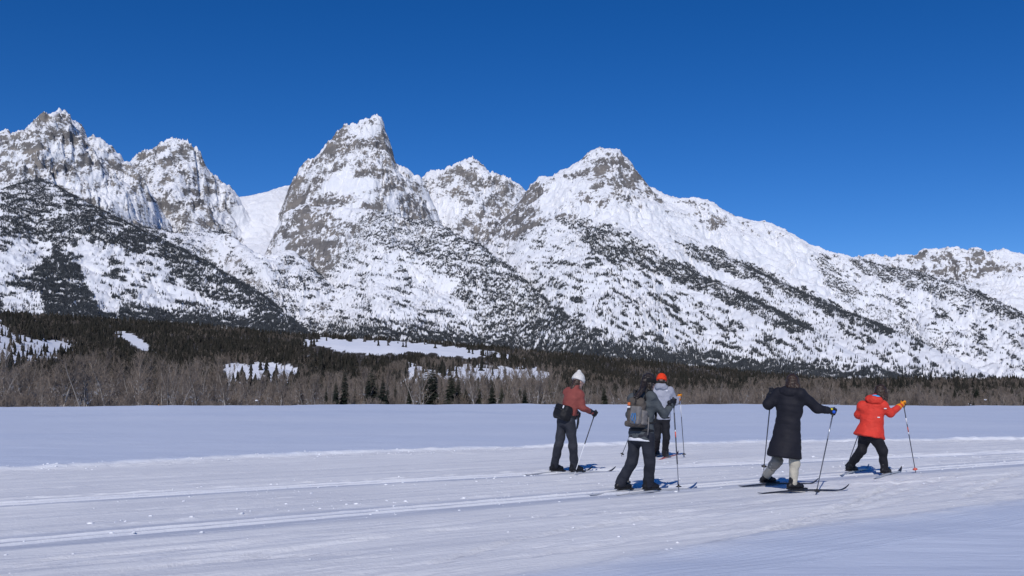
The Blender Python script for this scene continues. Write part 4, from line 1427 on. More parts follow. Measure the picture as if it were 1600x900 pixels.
def make_person(name_label, spec):
    Y = spec['Y']
    J = {k: at_y(v[0], v[1], Y + v[2]) for k, v in spec['J'].items()}
    G = {s: on_ground(*spec['foot'][s][:2]) for s in 'LR'}           # ball of each foot on the ground
    base = (G['L'] + G['R']) / 2
    base[2] = 0.0
    fh = {s: heading(spec['foot'][s][2])[1] for s in 'LR'}
    lift = 0.036
    for s in 'LR':
        J['ank' + s] = G[s] - fh[s] * 0.075 + UP * (0.115 + lift)
    hipc = (J['hipL'] + J['hipR']) / 2
    shc = (J['shL'] + J['shR']) / 2
    R, F, U = frame_from(J['shR'] - J['shL'], J['neck'] - hipc)
    T = np.linalg.norm(J['neck'] - hipc)
    fr = (R, F, U)
    hf = heading(*spec['head_dir'])
    hc = J['head']
    # ---- hands on the poles
    hands = {}
    for s in 'LR':
        top = J['pt' + s]
        tip = spec['tip'][s]
        tip = on_ground(tip[0], tip[1]) - UP * 0.02 if len(tip) == 2 else at_y(tip[0], tip[1], Y + tip[2])
        d = nrm(tip - top)
        c = top + d * 0.065
        fore = nrm(c - J['elb' + s])
        hands[s] = (c, -d, fore, tip, top)
        J['wri' + s] = c - fore * 0.085
    # ---- body (one continuous mesh)
    bf = [loft(hipc, fr, [(-0.10, 0, 0, 0.11, 0.08), (0.0, 0, 0, 0.135, 0.095), (T * 0.45, 0, 0, 0.11, 0.08), (T * 0.8, 0, 0, 0.145, 0.09), (T * 0.97, 0, 0, 0.075, 0.055)], 0.04),
          cone(J['neck'] - U * 0.03, hc - hf[2] * 0.06 - hf[1] * 0.015, 0.050, 0.047)]
    for s in 'LR':
        bf += [cone(J['sh' + s], J['elb' + s], 0.040, 0.034), cone(J['elb' + s], J['wri' + s], 0.034, 0.024), cone(J['wri' + s], hands[s][0] - hands[s][2] * 0.03, 0.022, 0.022),
               cone(J['hip' + s], J['kne' + s], 0.070, 0.046), cone(J['kne' + s], J['ank' + s], 0.044, 0.032), cone(J['ank' + s], G[s] + UP * (0.04 + lift) , 0.030, 0.026)]
    body = union(bf, 0.02)
    fc = face_sdf(hc, hf)
    bsum = union([body, fc], 0.012)
    o = surf('person', bsum, 0.012, C['skin'], base)
    props(o, name_label, 'person')
    add_eye = [ell(hc + hf[0] * 0.032 * q + hf[1] * 0.080 + hf[2] * 0.010, hf, (0.011, 0.011, 0.011)) for q in (-1, 1)]
    for e in add_eye: surf('eye', e, 0.004, C['eye'], base, o, 0.012)
    # ---- garments
    par = dict(J=J, G=G, fr=fr, hipc=hipc, T=T, hf=hf, hc=hc, hands=hands, fh=fh, base=base, lift=lift)
    tr = spec['trousers']
    lf = [loft(hipc, fr, [(-0.13, 0, 0, 0.12, 0.09), (-0.02, 0, -0.010, tr['hip'], tr['hip'] * 0.80), (0.12, 0, 0, tr['hip'] * 0.88, tr['hip'] * 0.66)], 0.05)]
    for s in 'LR':
        lf += [cone(J['hip' + s] - UP * 0.02, J['kne' + s], tr['r'][0], tr['r'][1]), cone(J['kne' + s], J['ank' + s] + (J['kne' + s] - J['ank' + s]) * 0.0 - UP * 0.03, tr['r'][1], tr['r'][2])]
    surf('trousers', wrinkle(union(lf, 0.035), 0.006, 0.16, 3, (1, 1, 2.4)), 0.012, C[tr['mat']], base, o)
    for s in 'LR':
        q = fh[s]
        side = np.cross(q, UP)
        g = G[s] + UP * lift
        toe, heel = g + q * 0.075, g - q * 0.135
        bt = union([cone(heel + UP * 0.042, g + UP * 0.045, 0.040, 0.046), cone(g + UP * 0.045, toe + UP * 0.034, 0.046, 0.034), cone(heel + UP * 0.05 + q * 0.035, heel + UP * 0.06 + q * 0.035 + nrm(J['kne' + s] - J['ank' + s]) * 0.075, 0.042, 0.046)], 0.03)
        bt = above(bt, g, UP)
        b_ = surf('boot', bt, 0.008, C['boot_black'], base, o)
        surf('sole', rbox(g - q * 0.03 + UP * 0.006, (side, q, UP), (0.042, 0.135, 0.010), 0.008), 0.008, C['plastic'], base, b_)
    jk = spec['jacket']
    st = [(u * T, cr, cf, w, d) for u, cr, cf, w, d in jk['st']]
    jf = [loft(hipc, fr, st, 0.03, jk.get('quilt', 0), 0.085)]
    for s in 'LR':
        w0, c0 = J['wri' + s], hands[s][0]
        jf += [cone(J['sh' + s], J['elb' + s], jk['arm'][0], jk['arm'][1]), cone(J['elb' + s], w0, jk['arm'][1], jk['arm'][2])]
    jf += [cone(J['shL'] - U * 0.01, J['shR'] - U * 0.01, jk['arm'][0] * 0.98, jk['arm'][0] * 0.98), cone(J['neck'] - U * 0.04, J['neck'] + U * 0.035, 0.080, 0.068)]
    jsd = union(jf, 0.045)
    jo = surf('jacket', wrinkle(jsd, jk.get('wr', 0.007), jk.get('ws', 0.15), 11, (1, 1, 1.6)), 0.009, C[jk['mat']], base, o)
    for s in 'LR':
        c, ax_, fore, tip, top = hands[s]
        go = surf('glove', hand_sdf(c, ax_, fore, 1 if s == 'R' else -1, 0.0115, 0.001), 0.005, C[spec['glove'][s]], base, o, 0.015)
        w = J['wri' + s]
        surf('cuff', union([cone(w - fore * 0.045, w + fore * 0.03, jk['arm'][2] + 0.006, 0.038)], 0.01), 0.007, C[spec['glove'][s]], base, go, 0.015)
        lab = spec['pole'][s]
        make_pole(top, tip, lab[0], lab[1], None, 0.09, lab[2] if len(lab) > 2 else None)
    return o, jo, par


def hood(par, o, mat, back=0.085, up=0.0, size=(0.13, 0.085, 0.085), lining=None):
    R, F, U = par['fr']
    n = par['J']['neck']
    c = n - F * back + U * (0.005 + up)
    f = union([ell(c, par['fr'], size), cone(n - R * 0.085 + F * 0.03, n - R * 0.06 - F * 0.06, 0.045, 0.055), cone(n + R * 0.085 + F * 0.03, n + R * 0.06 - F * 0.06, 0.045, 0.055)], 0.05)
    f = minus(f, ell(par['hc'], par['hf'], (0.095, 0.115, 0.14)), 0.03)
    f = minus(f, ell(c + U * 0.075 + F * 0.05, par['fr'], (0.085, 0.06, 0.05)), 0.02)
    h = surf('hood', wrinkle(f, 0.006, 0.12, 5), 0.008, C[mat], par['base'], o)
    if lining:
        g = ell(lining[1], par['fr'], (0.078, 0.045, 0.040))
        surf('lining', g, 0.007, C[lining[0]], par['base'], h)
    return h


# people: joints as (column, row, depth offset) read off the photograph, turned into points at each skier's own distance
ST_STD = [(-0.16, 0, -0.005, 0.185, 0.145), (0.05, 0, 0, 0.170, 0.130), (0.38, 0, 0, 0.155, 0.122), (0.70, 0, -0.005, 0.185, 0.130), (0.88, 0, -0.005, 0.165, 0.105), (1.0, 0, 0, 0.10, 0.085)]

# --- 1: white bobble hat, rust jacket, waist pack
p1, j1, q1 = make_person('skier in rust jacket and white knit hat with black waist pack', dict(
    Y=16.3, head_dir=(38, -12),
    J=dict(head=(904, 596, 0.05), neck=(899, 608, 0.02), shL=(888, 612, 0.13), shR=(905.5, 615, -0.10), elbL=(896, 638, 0.30), elbR=(911, 637, -0.08), ptL=(904, 643, 0.50), ptR=(931.3, 641, 0.12),
           hipL=(880, 656, 0.07), hipR=(890, 656, -0.07), kneL=(873, 695, 0.08), kneR=(895.5, 697, 0.0)),
    foot=dict(L=(872, 738, 30), R=(903, 739, 30)), tip=dict(L=(893, 733), R=(896.7, 742.5)),
    trousers=dict(hip=0.165, r=(0.098, 0.074, 0.070), mat='charcoal_softshell'),
    jacket=dict(st=[(-0.05, 0, 0, 0.150, 0.125), (0.1, 0, 0, 0.150, 0.122), (0.38, 0, 0, 0.150, 0.120), (0.70, 0, -0.005, 0.180, 0.128), (0.88, 0, -0.005, 0.160, 0.100), (1.0, 0, 0, 0.095, 0.08)], arm=(0.070, 0.054, 0.042), mat='rust_shell'),
    glove=dict(L='black_glove', R='black_glove'),
    pole=dict(L=('ski pole half hidden behind the skier in rust jacket, in the hand away from us'.replace(', in the hand away from us', ''), ('pole_dark', 'plastic')),
              R=('dark ski pole with white lower shaft held out by skier in rust jacket', ('pole_white', 'plastic'), [(0.09, 0.52, 'pole_dark')]))))
B = q1['base']
hf, hc = q1['hf'], q1['hc']
hat = surf('hat', wrinkle(above(union([ell(hc + hf[2] * 0.045 - hf[1] * 0.01, hf, (0.102, 0.115, 0.105)), cone(hc + hf[2] * 0.11 - hf[1] * 0.012, hc + hf[2] * 0.165 - hf[1] * 0.02, 0.060, 0.034)], 0.04), hc + hf[2] * 0.005, hf[2] + hf[1] * 0.25), 0.002, 0.03, 2), 0.007, C['white_knit'], B, p1)
surf('brim', above(above(ell(hc + hf[2] * 0.03 - hf[1] * 0.008, hf, (0.112, 0.122, 0.11)), hc + hf[2] * 0.0, hf[2] + hf[1] * 0.25), hc + hf[2] * 0.055, -hf[2] - hf[1] * 0.25), 0.006, C['white_knit'], B, hat)
surf('hair', wrinkle(union([ell(hc - hf[1] * 0.045 - hf[2] * 0.02, hf, (0.078, 0.06, 0.085)), cone(hc - hf[1] * 0.06 - hf[2] * 0.06, q1['J']['neck'] - q1['fr'][1] * 0.06, 0.05, 0.04)], 0.03), 0.003, 0.03, 4), 0.008, C['hair_brown'], B, p1)
R, F, U = q1['fr']
wc = q1['hipc'] - F * 0.135 + U * 0.10 + R * 0.015
wp = surf('waist_pack', wrinkle(union([rbox(wc, q1['fr'], (0.165, 0.085, 0.125), 0.05), rbox(wc - F * 0.05 - U * 0.02, q1['fr'], (0.115, 0.065, 0.075), 0.04)], 0.03), 0.004, 0.10, 8), 0.008, C['pack_black'], wc)
props(wp, 'bulky black waist pack on the hips of skier in rust jacket', 'waist pack')
belt = loft(q1['hipc'], q1['fr'], [(0.045, 0, 0, 0.182, 0.152), (0.095, 0, 0, 0.180, 0.150)], 0.01)
surf('belt', belt, 0.008, C['strap_black'], wc, wp)
tubes('strap', [([wc + R * 0.19 + F * 0.2 - U * 0.0, wc + R * 0.20 + F * 0.22 - U * 0.09, wc + R * 0.22 + F * 0.21 - U * 0.19], [0.014, 0.014, 0.012])], C['strap_black'], wc, wp, 6)
surf('buckle', rbox(wc + R * 0.075 - F * 0.085 + U * 0.085, q1['fr'], (0.012, 0.010, 0.028), 0.006), 0.006, C['white_cotton'], wc, wp)
tubes('zip', [([wc - R * 0.12 - F * 0.115 + U * 0.03, wc - F * 0.125 + U * 0.045, wc + R * 0.10 - F * 0.115 + U * 0.03], 0.005)], C['plastic'], wc, wp, 6)

# --- 2: grey fleece, backpack, long dark hair
p2, j2, q2 = make_person('skier in dark grey jacket with long dark hair wearing a backpack', dict(
    Y=13.45, head_dir=(42, -8),
    J=dict(head=(1015, 597, 0.10), neck=(1006, 614, 0.05), shL=(989, 622, 0.14), shR=(1018, 620, -0.10), elbL=(985, 648, 0.34), elbR=(1037, 647, -0.02), ptL=(1004, 637, 0.52), ptR=(1052, 621, 0.16),
           hipL=(993, 681, 0.08), hipR=(1011, 681, -0.07), kneL=(987.5, 721, 0.10), kneR=(1015, 721, -0.02)),
    foot=dict(L=(977, 767.5, 28), R=(1020, 768, 28)), tip=dict(L=(980, 759), R=(1061, 768)),
    trousers=dict(hip=0.172, r=(0.100, 0.074, 0.078), mat='navy_softshell'),
    jacket=dict(st=[(-0.10, 0, 0, 0.195, 0.150), (0.1, 0, 0, 0.180, 0.140), (0.4, 0, 0, 0.165, 0.128), (0.70, 0, -0.005, 0.190, 0.132), (0.88, 0, -0.005, 0.165, 0.105), (1.0, 0, 0, 0.10, 0.085)], arm=(0.068, 0.054, 0.043), mat='slate_fleece'),
    glove=dict(L='black_glove', R='black_glove'),
    pole=dict(L=('dark ski pole seen between the legs of skier with backpack', ('pole_dark', 'plastic')),
              R=('grey ski pole planted beside skier with backpack', ('alu', 'plastic'), [(0.16, 0.34, 'pole_dark'), (0.36, 0.42, 'pole_red'), (0.42, 0.70, 'pole_dark')]))))
B = q2['base']
R, F, U = q2['fr']
hf, hc = q2['hf'], q2['hc']
hj = q2['hipc']
surf('shirt_hem', loft(hj, q2['fr'], [(-0.078, 0, 0, 0.193, 0.150), (-0.03, 0, 0, 0.188, 0.146)], 0.012), 0.008, C['white_cotton'], B, p2)
hair = union([ell(hc + hf[2] * 0.025 - hf[1] * 0.020, hf, (0.092, 0.100, 0.100)), cone(hc - hf[1] * 0.085 + hf[2] * 0.02, hc - hf[1] * 0.12 - hf[2] * 0.03, 0.046, 0.042),
              cone(hc - hf[1] * 0.12 - hf[2] * 0.03, at_y(1003, 610, 13.45 - 0.13), 0.040, 0.036), cone(at_y(1003, 610, 13.45 - 0.13), at_y(996, 619, 13.45 - 0.19), 0.034, 0.030), cone(at_y(1000, 612, 13.45 - 0.15), at_y(991, 620, 13.45 - 0.18), 0.022, 0.012), cone(at_y(996, 619, 13.45 - 0.19), at_y(993, 629, 13.45 - 0.22), 0.026, 0.010)] + locks(hc, hf, 12, 0.15, 0.06, 3, (120, 230), 0.016), 0.014)
hair = minus(hair, ell(hc + hf[1] * 0.10 - hf[2] * 0.03, hf, (0.062, 0.062, 0.075)), 0.02)
surf('hair', wrinkle(hair, 0.005, 0.05, 9), 0.007, C['hair_dark'], B, p2)
surf('headband', above(above(ell(hc + hf[2] * 0.025 - hf[1] * 0.015, hf, (0.099, 0.112, 0.106)), hc + hf[2] * -0.02, hf[2]), hc + hf[2] * 0.045, -hf[2]), 0.006, C['black_fleece'], B, p2)
nk = q2['J']['neck']
surf('neck_gaiter', wrinkle(union([cone(nk + U * 0.02 + R * 0.035, nk + U * 0.07 + R * 0.035 + F * 0.03, 0.058, 0.050)], 0.01), 0.004, 0.06, 3), 0.007, C['white_cotton'], B, p2)
bc = q2['hipc'] + U * (q2['T'] * 0.52) - F * 0.170 + R * 0.03
bk = surf('backpack', wrinkle(union([rbox(bc, q2['fr'], (0.132, 0.092, 0.175), 0.085), ell(bc + U * 0.15 - F * 0.01, q2['fr'], (0.120, 0.095, 0.070))], 0.05), 0.006, 0.11, 21), 0.008, C['pack_taupe'], bc)
props(bk, 'taupe and grey backpack with cord loops worn by skier in dark grey jacket', 'backpack')
surf('pocket', wrinkle(rbox(bc + R * 0.065 - F * 0.085 - U * 0.045, q2['fr'], (0.080, 0.048, 0.125), 0.035), 0.004, 0.08, 22), 0.007, C['pack_grey'], bc, bk)
surf('pocket', wrinkle(rbox(bc + R * 0.128 + F * 0.01 - U * 0.07, q2['fr'], (0.035, 0.06, 0.10), 0.03), 0.004, 0.08, 23), 0.007, C['pack_grey'], bc, bk)
surf('base_panel', wrinkle(rbox(bc - F * 0.01 - U * 0.160, q2['fr'], (0.134, 0.092, 0.040), 0.035), 0.004, 0.08, 24), 0.008, C['pack_taupe'], bc, bk)
surf('patch', rbox(bc - R * 0.055 - F * 0.103 + U * 0.105, q2['fr'], (0.022, 0.012, 0.022), 0.008), 0.006, C['patch_orange'], bc, bk)
surf('reflector', rbox(bc - R * 0.055 - F * 0.106 + U * 0.062, q2['fr'], (0.026, 0.012, 0.014), 0.006), 0.005, C['white_cotton'], bc, bk)
for dx, dl in ((0.06, 0.11), (0.10, 0.14)):
    a0 = bc + R * dx - F * 0.142 - U * 0.02
    tubes('cord_loop', [([a0, a0 - U * dl * 0.6 + R * 0.018 - F * 0.012, a0 - U * dl - F * 0.008, a0 - U * dl * 0.6 - R * 0.025 - F * 0.012, a0 - R * 0.012], 0.0055)], C['cord_blue'], bc, bk, 6)
for s in (-1, 1):
    sj = q2['J']['shR' if s > 0 else 'shL']
    cx = nk * 0.35 + sj * 0.65
    pts_ = [bc + R * 0.09 * s + F * 0.06 + U * 0.17, cx - F * 0.05 + U * 0.075, cx + F * 0.06 + U * 0.06, cx + F * 0.125 - U * 0.06, q2['hipc'] + U * q2['T'] * 0.5 + F * 0.145 + R * 0.12 * s, q2['hipc'] + U * q2['T'] * 0.32 + F * 0.05 + R * 0.185 * s, bc + R * 0.13 * s + F * 0.07 - U * 0.14]
    tubes('shoulder_strap', [(pts_, [0.02, 0.024, 0.026, 0.024, 0.018, 0.012, 0.012])], C['strap_black'], bc, bk, 8)
surf('hip_belt', loft(hj, q2['fr'], [(0.055, 0, 0, 0.193, 0.152), (0.095, 0, 0, 0.190, 0.150)], 0.01), 0.008, C['strap_black'], bc, bk)
tubes('strap_end', [([bc + R * 0.17 + F * 0.06 - U * 0.06, bc + R * 0.185 + F * 0.05 - U * 0.18, bc + R * 0.18 + F * 0.05 - U * 0.30], 0.010)], C['pack_grey'], bc, bk, 6)

# --- 3: orange hat, pale grey jacket
p3, j3, q3 = make_person('skier in pale grey hooded jacket and bright orange hat', dict(
    Y=19.8, head_dir=(70, -5),
    J=dict(head=(1034, 594, 0.03), neck=(1034, 605, 0.0), shL=(1022.5, 609, 0.06), shR=(1047, 610, -0.04), elbL=(1012, 628, 0.05), elbR=(1056, 628, 0.02), ptL=(1003, 634, 0.20), ptR=(1062, 614.5, 0.22),
           hipL=(1028, 652, 0.02), hipR=(1040, 652, -0.02), kneL=(1027, 682, 0.04), kneR=(1041, 684, 0.0)),
    foot=dict(L=(1027, 712.5, 62), R=(1041, 715, 62)), tip=dict(L=(970, 713.3), R=(1069.3, 714.7)),
    trousers=dict(hip=0.160, r=(0.095, 0.072, 0.066), mat='black_trousers'),
    jacket=dict(st=[(-0.08, 0, 0, 0.185, 0.145), (0.05, 0, 0, 0.180, 0.138), (0.4, 0, 0, 0.170, 0.130), (0.70, 0, -0.005, 0.190, 0.135), (0.88, 0, -0.005, 0.165, 0.105), (1.0, 0, 0, 0.10, 0.085)], arm=(0.072, 0.060, 0.048), mat='pale_grey_shell'),
    glove=dict(L='orange_glove', R='orange_glove'),
    pole=dict(L=('ski pole trailing outward behind legs of skier with backpack, held by skier in orange hat', ('pole_dark', 'plastic')),
              R=('pale topped dark ski pole planted by skier in orange hat', ('pole_dark', 'plastic'), [(0.10, 0.36, 'pole_white')]))))
B = q3['base']
hf, hc = q3['hf'], q3['hc']
hood(q3, p3, 'pale_grey_shell', 0.075, 0.01, (0.120, 0.075, 0.070))
hat = surf('hat', wrinkle(above(ell(hc + hf[2] * 0.040 - hf[1] * 0.01, hf, (0.100, 0.113, 0.105)), hc - hf[2] * 0.01, hf[2] + hf[1] * 0.2), 0.002, 0.03, 2), 0.007, C['orange_knit'], B, p3)
surf('brim', above(above(ell(hc + hf[2] * 0.03 - hf[1] * 0.008, hf, (0.108, 0.120, 0.11)), hc - hf[2] * 0.012, hf[2] + hf[1] * 0.2), hc + hf[2] * 0.035, -hf[2] - hf[1] * 0.2), 0.006, C['orange_knit'], B, hat)
surf('hair', ell(hc - hf[1] * 0.045 - hf[2] * 0.03, hf, (0.075, 0.052, 0.07)), 0.008, C['hair_dark'], B, p3)

# --- 4: long black down coat
p4, j4, q4 = make_person('skier in long black quilted coat and beige trousers with both arms out', dict(
    Y=13.65, head_dir=(72, -6),
    J=dict(head=(1238.5, 598.5, 0.06), neck=(1236, 611, 0.03), shL=(1217, 614, 0.10), shR=(1250, 615, -0.08), elbL=(1200, 632, 0.16), elbR=(1277, 638, -0.02), ptL=(1206, 605, 0.30), ptR=(1303.5, 637, 0.06),
           hipL=(1221, 682, 0.09), hipR=(1238, 682, -0.03), kneL=(1213, 722, 0.24), kneR=(1242, 724, -0.07)),
    foot=dict(L=(1203, 757.5, 22), R=(1246, 768, 22)), tip=dict(L=(1193, 737, 0.75), R=(1274, 774)),
    trousers=dict(hip=0.150, r=(0.085, 0.068, 0.060), mat='beige_trousers'),
    jacket=dict(st=[(-0.46, 0, -0.03, 0.238, 0.240), (-0.40, 0, -0.03, 0.238, 0.240), (-0.15, 0, -0.02, 0.212, 0.200), (0.1, 0, 0, 0.188, 0.148), (0.42, 0, 0, 0.168, 0.135), (0.72, 0, -0.005, 0.200, 0.145), (0.88, 0, -0.005, 0.175, 0.115), (1.0, 0, 0, 0.115, 0.09)],
                arm=(0.080, 0.066, 0.050), mat='black_down', quilt=0.005, wr=0.006, ws=0.2),
    glove=dict(L='black_glove', R='black_glove'),
    pole=dict(L=('slim dark ski pole in the raised hand of skier in long black coat', ('pole_dark', 'plastic')),
              R=('grey ski pole in the outstretched hand of skier in long black coat', ('pole_dark', 'plastic'), [(0.14, 0.36, 'alu')]))))
B = q4['base']
hf, hc = q4['hf'], q4['hc']
hood(q4, p4, 'black_down', 0.080, -0.035, (0.150, 0.080, 0.070))
surf('hair', wrinkle(minus(union([ell(hc + hf[2] * 0.02 - hf[1] * 0.015, hf, (0.092, 0.105, 0.108)), cone(hc - hf[1] * 0.05 - hf[2] * 0.02, hc - hf[1] * 0.055 - hf[2] * 0.10, 0.068, 0.060)] + locks(hc, hf, 18, 0.13, 0.045, 4), 0.012),
                           ell(hc + hf[1] * 0.10 - hf[2] * 0.03, hf, (0.062, 0.062, 0.080)), 0.02), 0.004, 0.04, 6), 0.007, C['hair_brown'], B, p4)
for s in 'L':
    k, a = q4['J']['kne' + s], q4['J']['ank' + s]
    surf('gaiter', wrinkle(cone(k + (a - k) * -0.10, k + (a - k) * 0.30, 0.080, 0.075), 0.004, 0.08, 4), 0.008, C['grey_gaiter'], B, p4)
k, a = q4['J']['kneR'], q4['J']['ankR']
c_, ax_, fo_ = q4['hands']['R'][:3]
surf('glove_trim', ell(c_ - fo_ * 0.035 + UP * 0.028 - np.array([0, 0.02, 0]), (np.array([1., 0, 0]), np.array([0, 1., 0]), UP), (0.020, 0.022, 0.016)), 0.005, C['glove_yellow'], B, p4, 0.015)
surf('glove_trim', ell(c_ - fo_ * 0.005 - UP * 0.004 - np.array([0, 0.034, 0]), (np.array([1., 0, 0]), np.array([0, 1., 0]), UP), (0.024, 0.020, 0.024)), 0.005, C['glove_blue'], B, p4, 0.015)

# --- 5: red jacket
p5, j5, q5 = make_person('skier in bright red hooded jacket striding with yellow orange gloves', dict(
    Y=16.1, head_dir=(48, -14),
    J=dict(head=(1376.5, 613, 0.08), neck=(1367, 625, 0.03), shL=(1347, 634, 0.07), shR=(1379, 632, -0.06), elbL=(1341, 648, 0.16), elbR=(1391, 646, -0.06), ptL=(1353, 646, 0.42), ptR=(1410.5, 625, 0.08),
           hipL=(1352, 677, 0.08), hipR=(1366, 679, -0.08), kneL=(1346, 704, 0.12), kneR=(1379, 704, -0.05)),
    foot=dict(L=(1333, 738.5, 32), R=(1386, 742, 38)), tip=dict(L=(1322, 731), R=(1431, 738.5)),
    trousers=dict(hip=0.170, r=(0.110, 0.076, 0.060), mat='black_trousers'),
    jacket=dict(st=[(-0.10, 0, -0.02, 0.258, 0.188), (0.02, 0, -0.01, 0.236, 0.174), (0.3, 0, 0, 0.190, 0.142), (0.65, 0, -0.005, 0.190, 0.135), (0.86, 0, -0.005, 0.175, 0.115), (1.0, 0, 0, 0.11, 0.09)], arm=(0.074, 0.060, 0.047), mat='red_shell', wr=0.006, ws=0.19),
    glove=dict(L='orange_glove', R='orange_glove'),
    pole=dict(L=('dark ski pole behind the rear leg of skier in red jacket', ('pole_dark', 'plastic')),
              R=('black and white ski pole with red band held by skier in red jacket', ('pole_dark', 'pole_red'), [(0.24, 0.32, 'pole_white'), (0.36, 0.43, 'pole_red'), (0.43, 0.46, 'pole_white')]))))
B = q5['base']
hf, hc = q5['hf'], q5['hc']
hood(q5, p5, 'red_shell', 0.095, -0.02, (0.140, 0.090, 0.075), ('blue_lining', at_y(1368.5, 620.5, 16.1 - 0.06)))
surf('hair', wrinkle(minus(union([ell(hc + hf[2] * 0.02 - hf[1] * 0.015, hf, (0.094, 0.108, 0.108)), cone(hc - hf[1] * 0.05 - hf[2] * 0.02, hc - hf[1] * 0.06 - hf[2] * 0.10, 0.070, 0.055), cone(hc + hf[0] * 0.055, hc + hf[0] * 0.060 - hf[2] * 0.09, 0.045, 0.030)] + locks(hc, hf, 20, 0.13, 0.05, 9, (60, 280)), 0.012),
                           ell(hc + hf[1] * 0.105 - hf[2] * 0.03, hf, (0.062, 0.062, 0.080)), 0.02), 0.005, 0.04, 6), 0.007, C['hair_brown'], B, p5)

# small pale logos printed on the jackets
for par_, ob_, px_, py_, yy in ((q5, j5, 1382.5, 639.5, 16.1), (q5, j5, 1372.0, 651.0, 16.1), (q3, j3, 1040.8, 609.5, 19.8)):
    me_ = ob_.data
    co = np.zeros(len(me_.vertices) * 3, np.float32); me_.vertices.foreach_get('co', co)
    co = co.reshape(-1, 3) + par_['base']
    qx, qy = to_px(co[:, 0], co[:, 1], co[:, 2])
    near = np.where((np.abs(qx - px_) < 1.5) & (np.abs(qy - py_) < 1.5))[0]
    c_ = co[near[np.argmin(co[near, 1])]]
    surf('logo', rbox(c_, (np.array([1., 0, 0]), np.array([0, 1., 0]), UP), (0.022, 0.008, 0.009), 0.004), 0.004, C['white_cotton'], par_['base'], ob_, 0.012)

# ------------------------------------------------------------------ skis
for q, sd, tl, tp, lab, mt, tm in [
        (q1, 'L', None, (926, 734.2), 'dark tipped ski on the trailing foot of skier in rust jacket', 'ski_silver', 'ski_dark'),
        (q1, 'R', None, (962, 735), 'dark tipped ski on the leading foot of skier in rust jacket', 'ski_silver', 'ski_dark'),
        (q2, 'L', None, (1044, 760.5), 'blue tipped ski on the trailing foot of skier with backpack', 'ski_silver', 'ski_blue'),
        (q2, 'R', None, (1089, 761), 'blue tipped ski on the leading foot of skier with backpack', 'ski_silver', 'ski_blue'),
        (q3, 'L', None, (1045, 706.5), 'ski half hidden under the far foot of skier in orange hat', 'ski_red', None),
        (q3, 'R', None, (1060, 709), 'red ski under the near foot of skier in orange hat', 'ski_red', None),
        (q4, 'L', (1155, 760.4), (1279, 755.5), 'dark ski on the trailing foot of skier in long black coat', 'ski_dark', None),
        (q4, 'R', (1185, 772), (1327, 765.5), 'long dark ski with raised tip under leading foot of skier in long black coat', 'ski_dark', None),
        (q5, 'L', None, (1358, 732), 'ski on the trailing foot of skier in red jacket', 'ski_silver', None),
        (q5, 'R', (1366, 748.6), (1409, 736), 'silver ski with dark tip on the leading foot of skier in red jacket', 'ski_silver', 'ski_dark')]:
    g = q['G'][sd]
    e = on_ground(*tp)
    dvec = nrm(e - g)
    t0 = on_ground(*tl) if tl else g - dvec * 0.72
    bt = g - q['fh'][sd] * 0.02
    make_ski(t0, e, bt, lab, mt, tm, 0.002 if q is q4 or q is q5 else -0.012)

# ------------------------------------------------------------------ small things
rs = np.random.default_rng(77)


def lump(n_sub, seed):
    bm = bmesh.new()
    bmesh.ops.create_icosphere(bm, subdivisions=n_sub, radius=1.0)
    r_ = np.random.default_rng(seed)
    for v in bm.verts:
        v.co *= r_.uniform(0.72, 1.25)
        v.co.z *= 0.5
    V = np.array([v.co[:] for v in bm.verts]); F = np.array([[v.index for v in f.verts] for f in bm.faces])
    bm.free()
    return V, F


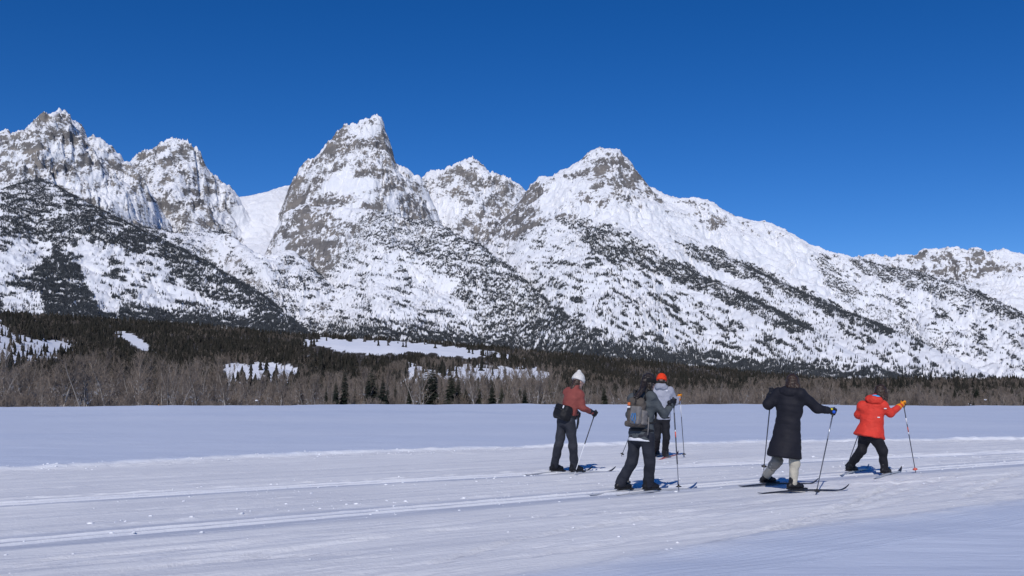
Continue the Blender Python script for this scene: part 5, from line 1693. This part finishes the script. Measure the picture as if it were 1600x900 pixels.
LV = [lump(1, k) for k in range(5)]
V, F, nb = [], [], 0
for k in range(1500):
    if k % 6 == 0: u, s_c = rs.random(), rs.uniform(-9, 20)          # they lie in small groups
    s_ = s_c + rs.normal(0, 0.35)
    if u < 0.30: t_ = T_TR1(s_) + rs.normal(0.55, 0.45)
    elif u < 0.55: t_ = T_TR2(s_) + rs.normal(-0.3, 0.7)
    elif u < 0.85: t_ = T_FAR(s_) - abs(rs.normal(0, 0.45)) + 0.15
    else: t_ = T_NEAR(s_) + rs.uniform(-0.3, 4.0)
    x, y = s_ * CS - t_ * SN, s_ * SN + t_ * CS
    z = trail_z(x, y)
    sz = float(np.clip(rs.lognormal(-4.75, 0.5), 0.004, 0.035))
    lv, lf = LV[k % 5]
    a = rs.uniform(0, 6.28)
    ca, sa = math.cos(a), math.sin(a)
    q = lv * sz
    q = np.stack([q[:, 0] * ca * 1.4 - q[:, 1] * sa + x, q[:, 0] * sa * 1.4 + q[:, 1] * ca + y, q[:, 2] + z + 0.2 * sz], -1)
    V.append(q); F.append(lf + nb); nb += len(lv)
props(add('snow_clods', np_mesh('snow_clods', np.concatenate(V), np.concatenate(F), M['snowlump'], True)), 'small lumps of broken snow scattered on the groomed trail', None, None, 'stuff')


def snowy_snag(px, r, h, label, seed):
    r_ = np.random.default_rng(seed)
    x, y, _ = at_r(px, 605, r)
    z = float(valley_z(np.array(x), np.array(y))) - 0.1
    b = np.array([float(x), float(y), z])
    e = add('fallen_tree', None, None, b)
    props(e, label, 'fallen tree')
    limbs = []
    for k, (dx, hh, bend) in enumerate(((-0.35, 0.75, 0.2), (0.1, 1.0, -0.1), (0.55, 0.55, 0.25), (0.8, 0.25, 0.3), (-0.1, 0.6, -0.3))):
        p0 = b + np.array([0.10 * h, 0, h * 0.98]) if k != 1 else b + np.array([0.0, 0, h])
        p2 = b + np.array([dx * h * 0.8, r_.normal(0, 0.2), 0])
        pm = (p0 + p2) / 2 + np.array([bend * h * 0.5, 0, 0.15 * h])
        limbs.append(([p0, pm, p2], [0.16, 0.14, 0.10]))
    tubes('limb', [(l[0], [q * 0.6 for q in l[1]]) for l in limbs], M['trunk'], b, e, 6)
    tubes('snow_cover', [([p + np.array([0, -0.04, 0.10]) for p in l[0]], [q * 1.25 for q in l[1]]) for l in limbs], M['snowlump'], b, e, 6)


snowy_snag(797, 232, 2.7, 'snow plastered fallen branches arching at the field edge below dark conifers', 1)
snowy_snag(520, 232, 1.8, 'small snowy snag poking up at the field edge among bare trees', 2)
snowy_snag(430, 236, 1.5, 'low hooked snag capped with snow beneath the bare snow mound', 3)
x, y, _ = at_r(249, 605, 150)
z = float(valley_z(np.array(x), np.array(y))) + 0.05
b = np.array([float(x), float(y), z])
o = tubes('marker_post', [([b - UP * 0.3, b + UP * 1.15, b + UP * 1.2], [0.06, 0.055, 0.03])], mat_plain('orange_post', (0.55, 0.25, 0.06), 0.6, 0.15), b, None, 8)
props(o, 'slim orange marker post standing at the edge of the bare thicket', 'marker post')
